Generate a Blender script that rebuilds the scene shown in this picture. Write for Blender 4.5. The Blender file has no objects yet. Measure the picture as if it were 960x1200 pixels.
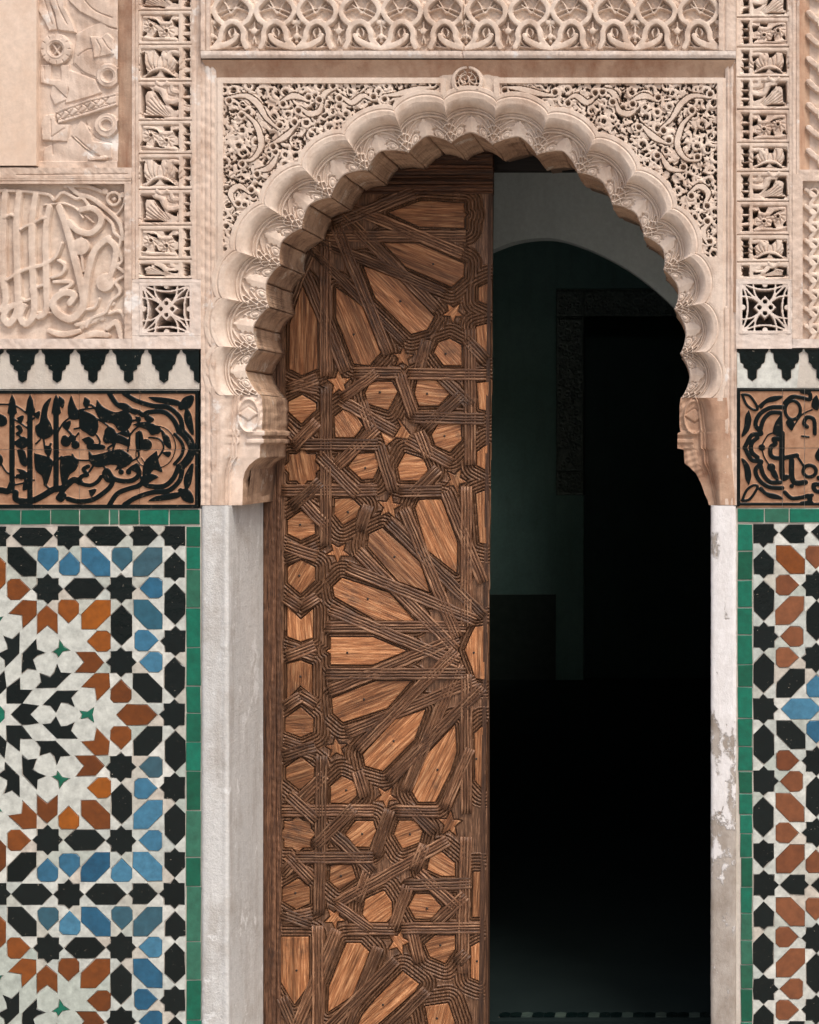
import bpy, math, random
import numpy as np
from mathutils import Vector
from mathutils.geometry import delaunay_2d_cdt

SC = bpy.context.scene
COL = SC.collection
rnd = random.Random(7)
rng = np.random.default_rng(5)

# ------------------------------------------------------------------ frame of reference
S = 0.0025            # metres per photograph pixel on the wall's front plane (y = 0)
D = 5.0               # camera distance from that plane
VX, VY = 838.0, 520.0  # where lines square to the wall meet
FLOOR = 1262.0
CX, CZ = (VX - 480) * S, (FLOOR - VY) * S

# ------------------------------------------------------------------ camera
cam_d = bpy.data.cameras.new('camera')
cam = bpy.data.objects.new('camera', cam_d)
COL.objects.link(cam)
cam.location = (CX, -D, CZ)
cam.rotation_euler = (math.radians(90), 0, 0)
cam_d.sensor_fit = 'HORIZONTAL'
cam_d.sensor_width = 36
cam_d.lens = 36 * D / (960 * S)
cam_d.shift_x = (480 - VX) / 960
cam_d.shift_y = (VY - 600) / 960
cam_d.clip_start = 0.05
cam_d.clip_end = 500
SC.camera = cam

# ------------------------------------------------------------------ light
SUN_EL, SUN_AZ = math.radians(58), math.radians(34)   # azimuth measured to the right of straight ahead of the wall
w = bpy.data.worlds.new("World")
SC.world = w
w.use_nodes = True
wn = w.node_tree
bg = wn.nodes['Background']
sky = wn.nodes.new('ShaderNodeTexSky')
sky.sky_type = 'NISHITA'
sky.sun_disc = False
sky.sun_elevation = SUN_EL
sky.sun_rotation = math.radians(180) - SUN_AZ
sky.air_density = 1.0
sky.dust_density = 6.0
sky.ozone_density = 0.6
wn.links.new(sky.outputs[0], bg.inputs[0])
bg.inputs[1].default_value = 0.11
sd = bpy.data.lights.new('sun', 'SUN')
sun = bpy.data.objects.new('sun', sd)
COL.objects.link(sun)
sd.energy = 1.5
sd.angle = math.radians(16)
sd.color = (1.0, 0.97, 0.93)
sdir = Vector((math.sin(SUN_AZ) * math.cos(SUN_EL), -math.cos(SUN_AZ) * math.cos(SUN_EL), math.sin(SUN_EL)))
sun.rotation_euler = sdir.to_track_quat('Z', 'Y').to_euler()
sun.location = (3, -6, 8)
SC.view_settings.view_transform = 'Standard'
SC.view_settings.look = 'None'
SC.view_settings.gamma = 1
SC.view_settings.exposure = 0.58

# ------------------------------------------------------------------ materials
def srgb(r, g, b, a=1):
    f = lambda c: (c / 255 / 12.92) if c <= 10 else ((c / 255 + 0.055) / 1.055) ** 2.4
    return (f(r), f(g), f(b), a)

class NT:
    def __init__(s, name):
        s.m = bpy.data.materials.new(name)
        s.m.use_nodes = True
        s.t = s.m.node_tree
        s.b = s.t.nodes['Principled BSDF']
    def n(s, typ, **kw):
        o = s.t.nodes.new(typ)
        for k, v in kw.items():
            if k.startswith('i_'):
                o.inputs[k[2:].replace('_', ' ')].default_value = v
            else:
                setattr(o, k, v)
        return o
    def l(s, a, b): s.t.links.new(a, b)
    def coord(s, scale=(1, 1, 1), obj=False):
        c = s.n('ShaderNodeTexCoord')
        m = s.n('ShaderNodeMapping')
        m.inputs['Scale'].default_value = scale
        if obj:
            s.l(c.outputs['Object'], m.inputs[0])
        else:
            g = s.n('ShaderNodeNewGeometry')
            s.l(g.outputs['Position'], m.inputs[0])
        return m.outputs[0]
    def noise(s, vec, scale, detail=6, rough=0.6):
        o = s.n('ShaderNodeTexNoise')
        o.inputs['Scale'].default_value = scale
        o.inputs['Detail'].default_value = detail
        o.inputs['Roughness'].default_value = rough
        s.l(vec, o.inputs['Vector'])
        return o.outputs['Fac']
    def ramp(s, fac, stops):
        o = s.n('ShaderNodeValToRGB')
        e = o.color_ramp.elements
        e[0].position, e[0].color = stops[0]
        e[1].position, e[1].color = stops[1]
        for p, c in stops[2:]:
            x = e.new(p); x.color = c
        s.l(fac, o.inputs[0])
        return o.outputs[0]
    def mix(s, fac, a, b, mode='MIX'):
        o = s.n('ShaderNodeMix', data_type='RGBA', blend_type=mode)
        if isinstance(fac, (int, float)): o.inputs[0].default_value = fac
        else: s.l(fac, o.inputs[0])
        for i, v in ((6, a), (7, b)):
            if isinstance(v, tuple): o.inputs[i].default_value = v
            else: s.l(v, o.inputs[i])
        return o.outputs[2]
    def bump(s, h, strength, dist):
        o = s.n('ShaderNodeBump')
        o.inputs['Strength'].default_value = strength
        o.inputs['Distance'].default_value = dist
        s.l(h, o.inputs['Height'])
        s.l(o.outputs[0], s.b.inputs['Normal'])
    def rough(s, v): s.b.inputs['Roughness'].default_value = v

def BW(v): return (v, v, v, 1)

def plaster(name, c1, c2, c3, stain=0.35, white=None, bump=0.35):
    N = NT(name)
    p = N.coord()
    big = N.noise(p, 2.3, 5, 0.6)
    col = N.ramp(big, [(0.35, c1), (0.65, c2)])
    # vertical rain stains
    pv = N.coord((9, 9, 1.1))
    st = N.ramp(N.noise(pv, 1.7, 6, 0.65), [(0.5, BW(0)), (0.72, BW(1))])
    mul = N.n('ShaderNodeMath', operation='MULTIPLY'); N.l(st, mul.inputs[0]); mul.inputs[1].default_value = stain
    col = N.mix(mul.outputs[0], col, c3)
    fine = N.ramp(N.noise(p, 60, 8, 0.7), [(0.3, BW(0.86)), (0.7, BW(1.06))])
    col = N.mix(1.0, col, fine, 'MULTIPLY')
    bl = N.ramp(N.noise(p, 6.5, 9, 0.74), [(0.50, BW(0)), (0.68, BW(min(1, stain * 1.05)))])
    col = N.mix(bl, col, c3)
    sp_ = N.ramp(N.noise(p, 95, 5, 0.7), [(0.66, BW(0)), (0.74, BW(0.55 if stain > 0.42 else 0.25))])
    col = N.mix(sp_, col, c3)
    if white:
        wf = N.ramp(N.noise(p, 9, 8, 0.72), [(0.58, BW(0)), (0.64, BW(0.8))])
        col = N.mix(wf, col, white)
    N.l(col, N.b.inputs['Base Color'])
    N.rough(0.86)
    h = N.n('ShaderNodeMath', operation='ADD')
    N.l(N.noise(p, 160, 6, 0.7), h.inputs[0]); N.l(N.noise(p, 28, 4, 0.6), h.inputs[1])
    N.bump(h.outputs[0], bump, 0.004)
    return N.m

M = {}
M['plaster'] = plaster('carved_plaster', srgb(206, 186, 169), srgb(219, 202, 187), srgb(160, 126, 102), 0.5)
M['plaster_frame'] = plaster('frame_plaster', srgb(199, 176, 158), srgb(214, 195, 180), srgb(160, 128, 106), 0.7, srgb(218, 212, 206))
M['plaster_pale'] = plaster('pale_plaster', srgb(211, 193, 180), srgb(220, 208, 198), srgb(184, 160, 142), 0.5, srgb(222, 218, 214))
M['plaster_brown'] = plaster('shaded_stained_plaster', srgb(172, 138, 114), srgb(194, 164, 140), srgb(146, 102, 76), 0.8)  # brown base is painted shade for coves, slopes and the right impost; stains on top
M['plaster_smooth'] = plaster('smooth_plaster', srgb(212, 188, 168), srgb(221, 201, 184), srgb(198, 168, 144), 0.4, None, 0.12)
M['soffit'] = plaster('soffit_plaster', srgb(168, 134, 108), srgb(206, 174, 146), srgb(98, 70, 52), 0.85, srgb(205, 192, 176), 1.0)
M['white_jamb'] = plaster('whitewashed_stone', srgb(198, 198, 196), srgb(209, 208, 205), srgb(160, 152, 144), 0.6, srgb(227, 228, 227), 0.8)
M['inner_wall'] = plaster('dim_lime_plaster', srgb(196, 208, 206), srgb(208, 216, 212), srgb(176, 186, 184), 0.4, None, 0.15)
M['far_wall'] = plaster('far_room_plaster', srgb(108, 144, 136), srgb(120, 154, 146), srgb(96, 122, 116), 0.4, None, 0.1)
M['dark_wall'] = plaster('gloom_tinted_plaster', srgb(44, 66, 64), srgb(54, 76, 72), srgb(38, 54, 52), 0.4, None, 0.1)  # the room's dark teal gloom is put into the colour

def peeled():
    N = NT('peeling_limewash')
    p = N.coord((1, 1, 0.6))
    base = N.ramp(N.noise(p, 14, 8, 0.7), [(0.35, srgb(140, 129, 118)), (0.65, srgb(176, 168, 160))])
    g = N.n('ShaderNodeNewGeometry'); sp = N.n('ShaderNodeSeparateXYZ'); N.l(g.outputs['Position'], sp.inputs[0])
    mr = N.n('ShaderNodeMapRange'); N.l(sp.outputs[2], mr.inputs[0])
    mr.inputs[1].default_value = 0.25; mr.inputs[2].default_value = 1.1; mr.inputs[3].default_value = -0.10; mr.inputs[4].default_value = 0.10
    ad = N.n('ShaderNodeMath', operation='ADD'); N.l(N.noise(p, 11, 9, 0.7), ad.inputs[0]); N.l(mr.outputs[0], ad.inputs[1])
    k = N.ramp(ad.outputs[0], [(0.49, BW(0)), (0.53, BW(1))])
    paint = N.ramp(N.noise(p, 30, 8, 0.7), [(0.3, srgb(206, 202, 200)), (0.7, srgb(228, 226, 226))])
    N.l(N.mix(k, base, paint), N.b.inputs['Base Color'])
    N.rough(0.85)
    h = N.n('ShaderNodeMath', operation='ADD'); N.l(k, h.inputs[0]); N.l(N.noise(p, 90, 8, 0.75), h.inputs[1])
    N.bump(h.outputs[0], 0.7, 0.004)
    return N.m
M['peeled'] = peeled()

def glaze(name, c1, c2, rough=0.28, chip=0.0, chipc=None, spec=0.45):
    N = NT(name)
    p = N.coord()
    oi = N.n('ShaderNodeObjectInfo')
    r1 = N.ramp(oi.outputs['Random'], [(0.0, c1), (1.0, c2)])
    cloud = N.ramp(N.noise(p, 38, 7, 0.7), [(0.3, BW(0.70)), (0.7, BW(1.22))])
    col = N.mix(1.0, r1, cloud, 'MULTIPLY')
    if chip:
        k = N.ramp(N.noise(p, 130, 6, 0.7), [(0.74 - chip, BW(0)), (0.755 - chip, BW(1))])
        col = N.mix(k, col, chipc or srgb(205, 190, 172))
    N.l(col, N.b.inputs['Base Color'])
    N.rough(rough)
    N.b.inputs['Specular IOR Level'].default_value = spec
    N.bump(N.noise(p, 42, 5, 0.6), 0.45, 0.003)
    return N.m
M['t_black'] = glaze('black_glaze', srgb(3, 14, 14), srgb(12, 22, 22), 0.16, 0.06, spec=0.3)
M['t_blue'] = glaze('blue_glaze', srgb(20, 76, 106), srgb(66, 120, 148), 0.25, 0.01)
M['t_teal'] = glaze('slate_blue_glaze', srgb(52, 84, 96), srgb(34, 88, 108), 0.35)
M['t_brown'] = glaze('brown_glaze', srgb(88, 44, 10), srgb(124, 66, 18), 0.28, 0.015)
M['t_sienna'] = glaze('sienna_glaze', srgb(104, 56, 28), srgb(132, 82, 52), 0.35, 0.015)
M['t_orange'] = glaze('amber_glaze', srgb(146, 80, 12), srgb(118, 62, 18), 0.3, 0.01)
M['t_green'] = glaze('green_glaze', srgb(2, 80, 58), srgb(6, 108, 86), 0.3, 0.0)
M['t_green_dull'] = glaze('worn_green_glaze', srgb(26, 86, 64), srgb(48, 104, 84), 0.4, 0.0)
M['t_white'] = glaze('white_glaze', srgb(176, 182, 176), srgb(204, 204, 196), 0.2)
M['t_cream'] = glaze('cream_glaze', srgb(188, 180, 168), srgb(168, 178, 170), 0.28)
M['grout'] = plaster('pale_mortar', srgb(190, 182, 170), srgb(202, 194, 184), srgb(160, 146, 132), 0.5)

def inscription_mat():
    N = NT('carved_black_glaze_on_clay')
    p = N.coord()
    a = N.n('ShaderNodeAttribute', attribute_name='glaze')
    k = N.ramp(a.outputs['Fac'], [(0.44, BW(0)), (0.56, BW(1))])
    clay = N.ramp(N.noise(p, 26, 7, 0.65), [(0.30, srgb(132, 94, 70)), (0.70, srgb(176, 138, 110))])
    blk = N.ramp(N.noise(p, 80, 6, 0.65), [(0.60, srgb(3, 12, 12)), (0.72, srgb(96, 84, 70))])
    N.l(N.mix(k, clay, blk), N.b.inputs['Base Color'])
    r = N.n('ShaderNodeMapRange'); N.l(k, r.inputs[0]); r.inputs[3].default_value = 0.8; r.inputs[4].default_value = 0.32
    N.l(r.outputs[0], N.b.inputs['Roughness'])
    N.b.inputs['Specular IOR Level'].default_value = 0.2
    N.bump(N.noise(p, 120, 6, 0.7), 0.3, 0.002)
    return N.m
M['inscription'] = inscription_mat()

def wood(name, c1, c2, c3, rough=0.55, gs=1.0, along='x', bump=0.7, dark=0.62):
    N = NT(name)
    c = N.n('ShaderNodeTexCoord')
    g = N.n('ShaderNodeNewGeometry')
    oi = N.n('ShaderNodeObjectInfo')
    off = N.n('ShaderNodeMath', operation='MULTIPLY'); N.l(oi.outputs['Random'], off.inputs[0]); off.inputs[1].default_value = 37.0
    cx = N.n('ShaderNodeCombineXYZ')
    for k in range(3): N.l(off.outputs[0], cx.inputs[k])
    ad = N.n('ShaderNodeVectorMath', operation='ADD'); N.l(c.outputs['Object'], ad.inputs[0]); N.l(cx.outputs[0], ad.inputs[1])
    m2 = N.n('ShaderNodeMapping'); m2.inputs['Scale'].default_value = (0.05, 1, 1) if along == 'x' else (1, 1, 0.05)
    N.l(ad.outputs[0], m2.inputs[0])
    gr = N.noise(m2.outputs[0], 230 * gs, 6, 0.65)
    gr2 = N.noise(m2.outputs[0], 60 * gs, 4, 0.6)
    col = N.ramp(gr, [(0.32, c1), (0.5, c2), (0.68, c3)])
    dk = N.ramp(gr2, [(0.35, BW(dark)), (0.65, BW(1.12))])
    col = N.mix(1.0, col, dk, 'MULTIPLY')
    rr = N.ramp(oi.outputs['Random'], [(0.0, BW(0.62)), (1.0, BW(1.16))])
    col = N.mix(1.0, col, rr, 'MULTIPLY')
    stain = N.ramp(N.noise(g.outputs['Position'], 9, 8, 0.75), [(0.56, BW(0)), (0.70, BW(0.55))])
    col = N.mix(stain, col, srgb(50, 42, 38))
    pit = N.ramp(N.noise(g.outputs['Position'], 120, 4, 0.6), [(0.70, BW(0)), (0.74, BW(0.7))])
    col = N.mix(pit, col, srgb(40, 26, 18))
    N.l(col, N.b.inputs['Base Color'])
    N.rough(rough)
    N.b.inputs['Specular IOR Level'].default_value = 0.35
    N.bump(gr, bump, 0.004)
    return N.m
M['w_panel'] = wood('warm_cedar_panel', srgb(100, 60, 36), srgb(170, 112, 72), srgb(222, 168, 122), 0.42, 1, 'x', 0.9, 0.5)
M['w_strap'] = wood('aged_cedar_strap', srgb(62, 40, 28), srgb(116, 80, 57), srgb(186, 144, 112), 0.42, 1.0, 'x', 0.7, 0.6)
M['w_bed'] = wood('grooved_cedar_bed', srgb(62, 42, 30), srgb(108, 76, 54), srgb(164, 124, 96), 0.45, 1.4, 'z', 0.3, 0.7)
M['w_stile'] = wood('dark_cedar_stile', srgb(58, 38, 28), srgb(94, 64, 46), srgb(132, 96, 72), 0.55, 1, 'z', 0.9)
M['w_rail'] = wood('dark_cedar_rail', srgb(42, 26, 18), srgb(80, 50, 32), srgb(122, 82, 54), 0.55, 1, 'x', 0.9)
M['w_dark'] = wood('blackened_beam', srgb(20, 15, 12), srgb(30, 23, 18), srgb(40, 30, 24), 0.6, 1, 'x', 0.5)

def simple(name, c1, c2, rough=0.8, scale=20, bump=0.2):
    N = NT(name)
    p = N.coord()
    N.l(N.ramp(N.noise(p, scale, 7, 0.65), [(0.3, c1), (0.7, c2)]), N.b.inputs['Base Color'])
    N.rough(rough)
    N.bump(N.noise(p, scale * 5, 6, 0.6), bump, 0.003)
    return N.m
M['floor_out'] = simple('courtyard_marble', srgb(150, 144, 138), srgb(170, 164, 156), 0.6, 3)
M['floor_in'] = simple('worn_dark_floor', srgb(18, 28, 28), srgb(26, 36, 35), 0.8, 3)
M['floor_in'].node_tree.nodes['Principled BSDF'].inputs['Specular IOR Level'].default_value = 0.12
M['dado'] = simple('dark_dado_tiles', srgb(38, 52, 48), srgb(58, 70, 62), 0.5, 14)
M['nail'] = simple('rusty_nail', srgb(24, 16, 12), srgb(40, 28, 20), 0.5, 200)
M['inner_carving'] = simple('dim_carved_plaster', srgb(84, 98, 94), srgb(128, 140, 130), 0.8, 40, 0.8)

# ------------------------------------------------------------------ helpers
def W(px, py, d=0.0):
    k = (D + d) / D
    return (CX + (px - VX) * S * k, d, CZ - (py - VY) * S * k)

def link(name, me, m=None, parent=None, smooth=False):
    if m is not None:
        me.materials.append(M[m] if isinstance(m, str) else m)
    if smooth:
        me.polygons.foreach_set('use_smooth', [True] * len(me.polygons))
    o = bpy.data.objects.new(name, me)
    COL.objects.link(o)
    if parent is not None: o.parent = parent
    return o

def empty(name, label, cat, loc, group=None):
    o = bpy.data.objects.new(name, None)
    o.empty_display_size = 0.1
    COL.objects.link(o)
    o['label'] = label; o['category'] = cat
    if group: o['group'] = group
    o['loc'] = 0
    del o['loc']
    return o

def tag(o, label=None, cat=None, group=None, kind=None):
    for k, v in (('label', label), ('category', cat), ('group', group), ('kind', kind)):
        if v: o[k] = v
    return o

def mesh_pd(name, v, f, m=None, parent=None, smooth=False):
    me = bpy.data.meshes.new(name)
    me.from_pydata([tuple(map(float, q)) for q in v], [], f)
    me.update()
    return link(name, me, m, parent, smooth)

def grid_mesh(name, P, keep=None, m=None, parent=None, smooth=True, attr=None, flip=False):
    """P: (ny, nx, 3) array of points -> one mesh of quads"""
    ny, nx = P.shape[:2]
    idx = np.arange(ny * nx).reshape(ny, nx)
    q = np.stack([idx[:-1, :-1], idx[1:, :-1], idx[1:, 1:], idx[:-1, 1:]], -1).reshape(-1, 4)
    if flip: q = q[:, ::-1]
    V = P.reshape(-1, 3)
    if keep is not None:
        kk = keep.reshape(-1)
        q = q[kk[q].all(1)]
        used = np.zeros(len(V), bool); used[q.reshape(-1)] = True
        remap = np.cumsum(used) - 1
        q = remap[q]; V = V[used]
        if attr is not None: attr = attr.reshape(-1)[used]
    me = bpy.data.meshes.new(name)
    me.vertices.add(len(V)); me.vertices.foreach_set('co', V.astype(np.float32).ravel())
    nf = len(q)
    me.loops.add(nf * 4); me.loops.foreach_set('vertex_index', q.astype(np.int32).ravel())
    me.polygons.add(nf); me.polygons.foreach_set('loop_start', np.arange(0, nf * 4, 4, dtype=np.int32))
    me.update(calc_edges=True)
    if attr is not None:
        a = me.attributes.new('glaze', 'FLOAT', 'POINT')
        a.data.foreach_set('value', attr.astype(np.float32).ravel())
    me.validate()
    return link(name, me, m, parent, smooth)

def box(name, x0, y0, x1, y1, d0, d1, m, parent=None, bev=0.0):
    """a box whose front face is px rectangle (x0,y0)-(x1,y1) at depth d0, going straight back to d1"""
    a = W(x0, y0, d0); b = W(x1, y1, d0)
    X0, Z1 = a[0], a[2]; X1, Z0 = b[0], b[2]
    e = bev * S
    if e <= 0:
        v = [(X0, d0, Z0), (X1, d0, Z0), (X1, d0, Z1), (X0, d0, Z1), (X0, d1, Z0), (X1, d1, Z0), (X1, d1, Z1), (X0, d1, Z1)]
        f = [(0, 1, 2, 3), (5, 4, 7, 6), (4, 0, 3, 7), (1, 5, 6, 2), (3, 2, 6, 7), (4, 5, 1, 0)]
    else:
        v = [(X0 + e, d0, Z0 + e), (X1 - e, d0, Z0 + e), (X1 - e, d0, Z1 - e), (X0 + e, d0, Z1 - e),
             (X0, d0 + e, Z0), (X1, d0 + e, Z0), (X1, d0 + e, Z1), (X0, d0 + e, Z1),
             (X0, d1, Z0), (X1, d1, Z0), (X1, d1, Z1), (X0, d1, Z1)]
        f = [(0, 1, 2, 3), (4, 5, 1, 0), (5, 6, 2, 1), (6, 7, 3, 2), (7, 4, 0, 3),
             (8, 9, 5, 4), (9, 10, 6, 5), (10, 11, 7, 6), (11, 8, 4, 7), (9, 8, 11, 10)]
    return mesh_pd(name, v, f, m, parent)

def area(p):
    return 0.5 * sum(p[i][0] * p[(i + 1) % len(p)][1] - p[(i + 1) % len(p)][0] * p[i][1] for i in range(len(p)))

def offset(poly, r):
    """move every edge outward by r (px)"""
    n = len(poly); sg = 1 if area(poly) > 0 else -1
    out = []
    for i in range(n):
        p0, p1, p2 = poly[i - 1], poly[i], poly[(i + 1) % n]
        ax, ay = p1[0] - p0[0], p1[1] - p0[1]; bx, by = p2[0] - p1[0], p2[1] - p1[1]
        la = math.hypot(ax, ay) or 1e-6; lb = math.hypot(bx, by) or 1e-6
        n1 = (ay / la * sg, -ax / la * sg); n2 = (by / lb * sg, -bx / lb * sg)
        mx, my = n1[0] + n2[0], n1[1] + n2[1]
        q = mx * mx + my * my
        k = 2 * r / max(q, 0.6)
        out.append((p1[0] + mx * k, p1[1] + my * k))
    return out

def clip(poly, x0, y0, x1, y1):
    def half(P, f, inter):
        out = []
        for i in range(len(P)):
            a, b = P[i - 1], P[i]
            fa, fb = f(a), f(b)
            if fb:
                if not fa: out.append(inter(a, b))
                out.append(b)
            elif fa: out.append(inter(a, b))
        return out
    def ix(c): return lambda a, b: (c, a[1] + (b[1] - a[1]) * (c - a[0]) / (b[0] - a[0]))
    def iy(c): return lambda a, b: (a[0] + (b[0] - a[0]) * (c - a[1]) / (b[1] - a[1]), c)
    P = poly
    for f, it in ((lambda p: p[0] >= x0, ix(x0)), (lambda p: p[0] <= x1, ix(x1)), (lambda p: p[1] >= y0, iy(y0)), (lambda p: p[1] <= y1, iy(y1))):
        if len(P) < 3: return []
        P = half(P, f, it)
    return P

def prism(name, poly, d0, d1, m, parent, cham=0.7, tilt=None, smooth=False):
    """polygon in px, chamfered front edge, real thickness"""
    if area(poly) < 0: poly = poly[::-1]
    n = len(poly)
    inn = offset(poly, -cham)
    tx, ty = tilt or (0, 0)
    cx = sum(p[0] for p in poly) / n; cy = sum(p[1] for p in poly) / n
    v = []
    for p in inn:
        q = W(p[0], p[1], d0); v.append((q[0], d0 + ((p[0] - cx) * tx + (p[1] - cy) * ty) * S, q[2]))
    for p in poly:
        q = W(p[0], p[1], d0); v.append((q[0], d0 + cham * S * 0.8, q[2]))
    for p in poly:
        q = W(p[0], p[1], d0); v.append((q[0], d1, q[2]))
    f = [tuple(range(n))[::-1]]
    for i in range(n):
        j = (i + 1) % n
        f.append((i, j, n + j, n + i)); f.append((n + i, n + j, 2 * n + j, 2 * n + i))
    return mesh_pd(name, v, f, m, parent, smooth)

def relocal(o, px, py, d, ang):
    """give the piece its own origin and turn, so that the grain runs along it"""
    import mathutils
    Mx = mathutils.Matrix.Translation(Vector(W(px, py, d))) @ mathutils.Matrix.Rotation(ang, 4, 'Y')
    o.data.transform(Mx.inverted()); o.matrix_local = Mx
    return o

def axis_angle(poly):
    """direction (in the image) of the longest extent"""
    n = len(poly); cx = sum(p[0] for p in poly) / n; cy = sum(p[1] for p in poly) / n
    xx = sum((p[0] - cx) ** 2 for p in poly); yy = sum((p[1] - cy) ** 2 for p in poly); xy = sum((p[0] - cx) * (p[1] - cy) for p in poly)
    return cx, cy, 0.5 * math.atan2(2 * xy, xx - yy)

def smooth_path(pts, k=5):
    if len(pts) < 3: return pts
    P = [pts[0]] + list(pts) + [pts[-1]]
    out = []
    for i in range(1, len(P) - 2):
        a, b, c, d = [np.array(q, float) for q in P[i - 1:i + 3]]
        for j in range(k):
            t = j / k
            out.append(tuple(0.5 * (2 * b + (c - a) * t + (2 * a - 5 * b + 4 * c - d) * t * t + (-a + 3 * b - 3 * c + d) * t ** 3)))
    out.append(tuple(pts[-1]))
    return out

class HF:
    """relief on a rectangle of the wall, in px"""
    def __init__(s, x0, y0, x1, y1, step=1.0, base=0.0):
        s.xs = np.linspace(x0, x1, max(3, int(round((x1 - x0) / step)) + 1))
        s.ys = np.linspace(y0, y1, max(3, int(round((y1 - y0) / step)) + 1))
        s.X, s.Y = np.meshgrid(s.xs, s.ys)
        s.h = np.full(s.X.shape, float(base))
        s.b = (x0, y0, x1, y1)
    def win(s, x0, y0, x1, y1):
        i0 = np.searchsorted(s.xs, x0); i1 = np.searchsorted(s.xs, x1)
        j0 = np.searchsorted(s.ys, y0); j1 = np.searchsorted(s.ys, y1)
        return slice(j0, j1), slice(i0, i1)
    def dist(s, pts, pad, closed=False):
        pts = list(pts)
        if closed: pts.append(pts[0])
        xs = [p[0] for p in pts]; ys = [p[1] for p in pts]
        w_ = s.win(min(xs) - pad, min(ys) - pad, max(xs) + pad, max(ys) + pad)
        X, Y = s.X[w_], s.Y[w_]
        d = np.full(X.shape, 1e9); T = np.zeros(X.shape); L = 0
        if X.size == 0: return w_, d, T
        for a, b in zip(pts[:-1], pts[1:]):
            dx, dy = b[0] - a[0], b[1] - a[1]; l2 = dx * dx + dy * dy + 1e-9
            t = np.clip(((X - a[0]) * dx + (Y - a[1]) * dy) / l2, 0, 1)
            e = np.hypot(X - a[0] - t * dx, Y - a[1] - t * dy)
            k = e < d; d = np.where(k, e, d); T = np.where(k, L + t * math.sqrt(l2), T)
            L += math.sqrt(l2)
        return w_, d, T / max(L, 1e-6)
    def put(s, w_, v, mode='max'):
        if mode == 'max': s.h[w_] = np.maximum(s.h[w_], v)
        elif mode == 'min': s.h[w_] = np.minimum(s.h[w_], v)
        elif mode == 'add': s.h[w_] += v
    def stroke(s, pts, wd, top, edge=1.2, rnd_=0.0, smooth=True, taper=0.0, floor=-99, groove=0):
        """raised ribbon; top = height, rounded by rnd_; taper thins the ends"""
        if smooth: pts = smooth_path(pts)
        rnd_ *= 0.55; edge = min(edge, 0.95)
        w_, d, T = s.dist(pts, wd / 2 + edge + 1)
        r = wd / 2 * (1 - taper * (2 * np.abs(T - 0.5)) ** 2)
        k = np.clip((r - d) / edge + 0.5, 0, 1)
        hh = top - rnd_ * np.clip(d / np.maximum(r, 0.3), 0, 1) ** 2
        if groove: hh = hh - groove * np.clip(1 - d / 0.9, 0, 1)
        cur = s.h[w_]
        s.h[w_] = np.maximum(cur, np.where(k > 0, cur * (1 - k) + hh * k, -99))
    def line(s, pts, wd, depth, smooth=True):
        """incised line"""
        if smooth: pts = smooth_path(pts)
        w_, d, T = s.dist(pts, wd + 1)
        s.h[w_] -= depth * np.clip(1 - d / wd, 0, 1)
    def pd(s, poly, pad):
        """signed distance to polygon (negative inside)"""
        w_, d, _ = s.dist(poly, pad, closed=True)
        X, Y = s.X[w_], s.Y[w_]
        ins = np.zeros(X.shape, bool)
        n = len(poly)
        for i in range(n):
            a, b = poly[i], poly[(i + 1) % n]
            if a[1] == b[1]: continue
            c = ((a[1] > Y) != (b[1] > Y)) & (X < (b[0] - a[0]) * (Y - a[1]) / (b[1] - a[1]) + a[0])
            ins ^= c
        return w_, np.where(ins, -d, d)
    def poly(s, poly, top, edge=1.2, rnd_=0.0, mode='max'):
        edge = min(edge, 1.0)
        w_, d = s.pd(poly, edge + 1)
        k = np.clip(-d / edge + 0.5, 0, 1)
        hh = top - rnd_ * np.clip(1 + d / 4, 0, 1) ** 2
        cur = s.h[w_]
        new = cur * (1 - k) + hh * k
        s.h[w_] = np.maximum(cur, new) if mode == 'max' else new
    def disc(s, x, y, r, top, edge=1.2, rnd_=0.0):
        edge = min(edge, 0.9)
        w_ = s.win(x - r - 2, y - r - 2, x + r + 2, y + r + 2)
        d = np.hypot(s.X[w_] - x, s.Y[w_] - y)
        k = np.clip((r - d) / edge + 0.5, 0, 1)
        cur = s.h[w_]; hh = top - rnd_ * (d / r) ** 2
        s.h[w_] = np.maximum(cur, cur * (1 - k) + hh * k)
    def hole(s, x, y, r, bot, edge=1.0):
        w_ = s.win(x - r - 2, y - r - 2, x + r + 2, y + r + 2)
        d = np.hypot(s.X[w_] - x, s.Y[w_] - y)
        k = np.clip((r - d) / edge + 0.5, 0, 1)
        s.h[w_] = s.h[w_] * (1 - k) + bot * k
    def ring(s, x, y, r, wd, top, **kw):
        s.stroke([(x + r * math.cos(a), y + r * math.sin(a)) for a in np.linspace(0, 2 * math.pi, 18)], wd, top, smooth=False, **kw)
    def wear(s, amp, scale=9, seed=0):
        """low bumps from hand work"""
        r = np.random.default_rng(abs(int(seed)) + 11)
        n = np.zeros(s.X.shape)
        for k in range(14):
            a, b, ph = r.normal(0, 1), r.normal(0, 1), r.uniform(0, 6.28)
            n += np.sin((s.X * a + s.Y * b) / scale * (1 + k * 0.22) + ph) / (1 + k * 0.3)
        s.h += n * amp * 0.35
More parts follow.
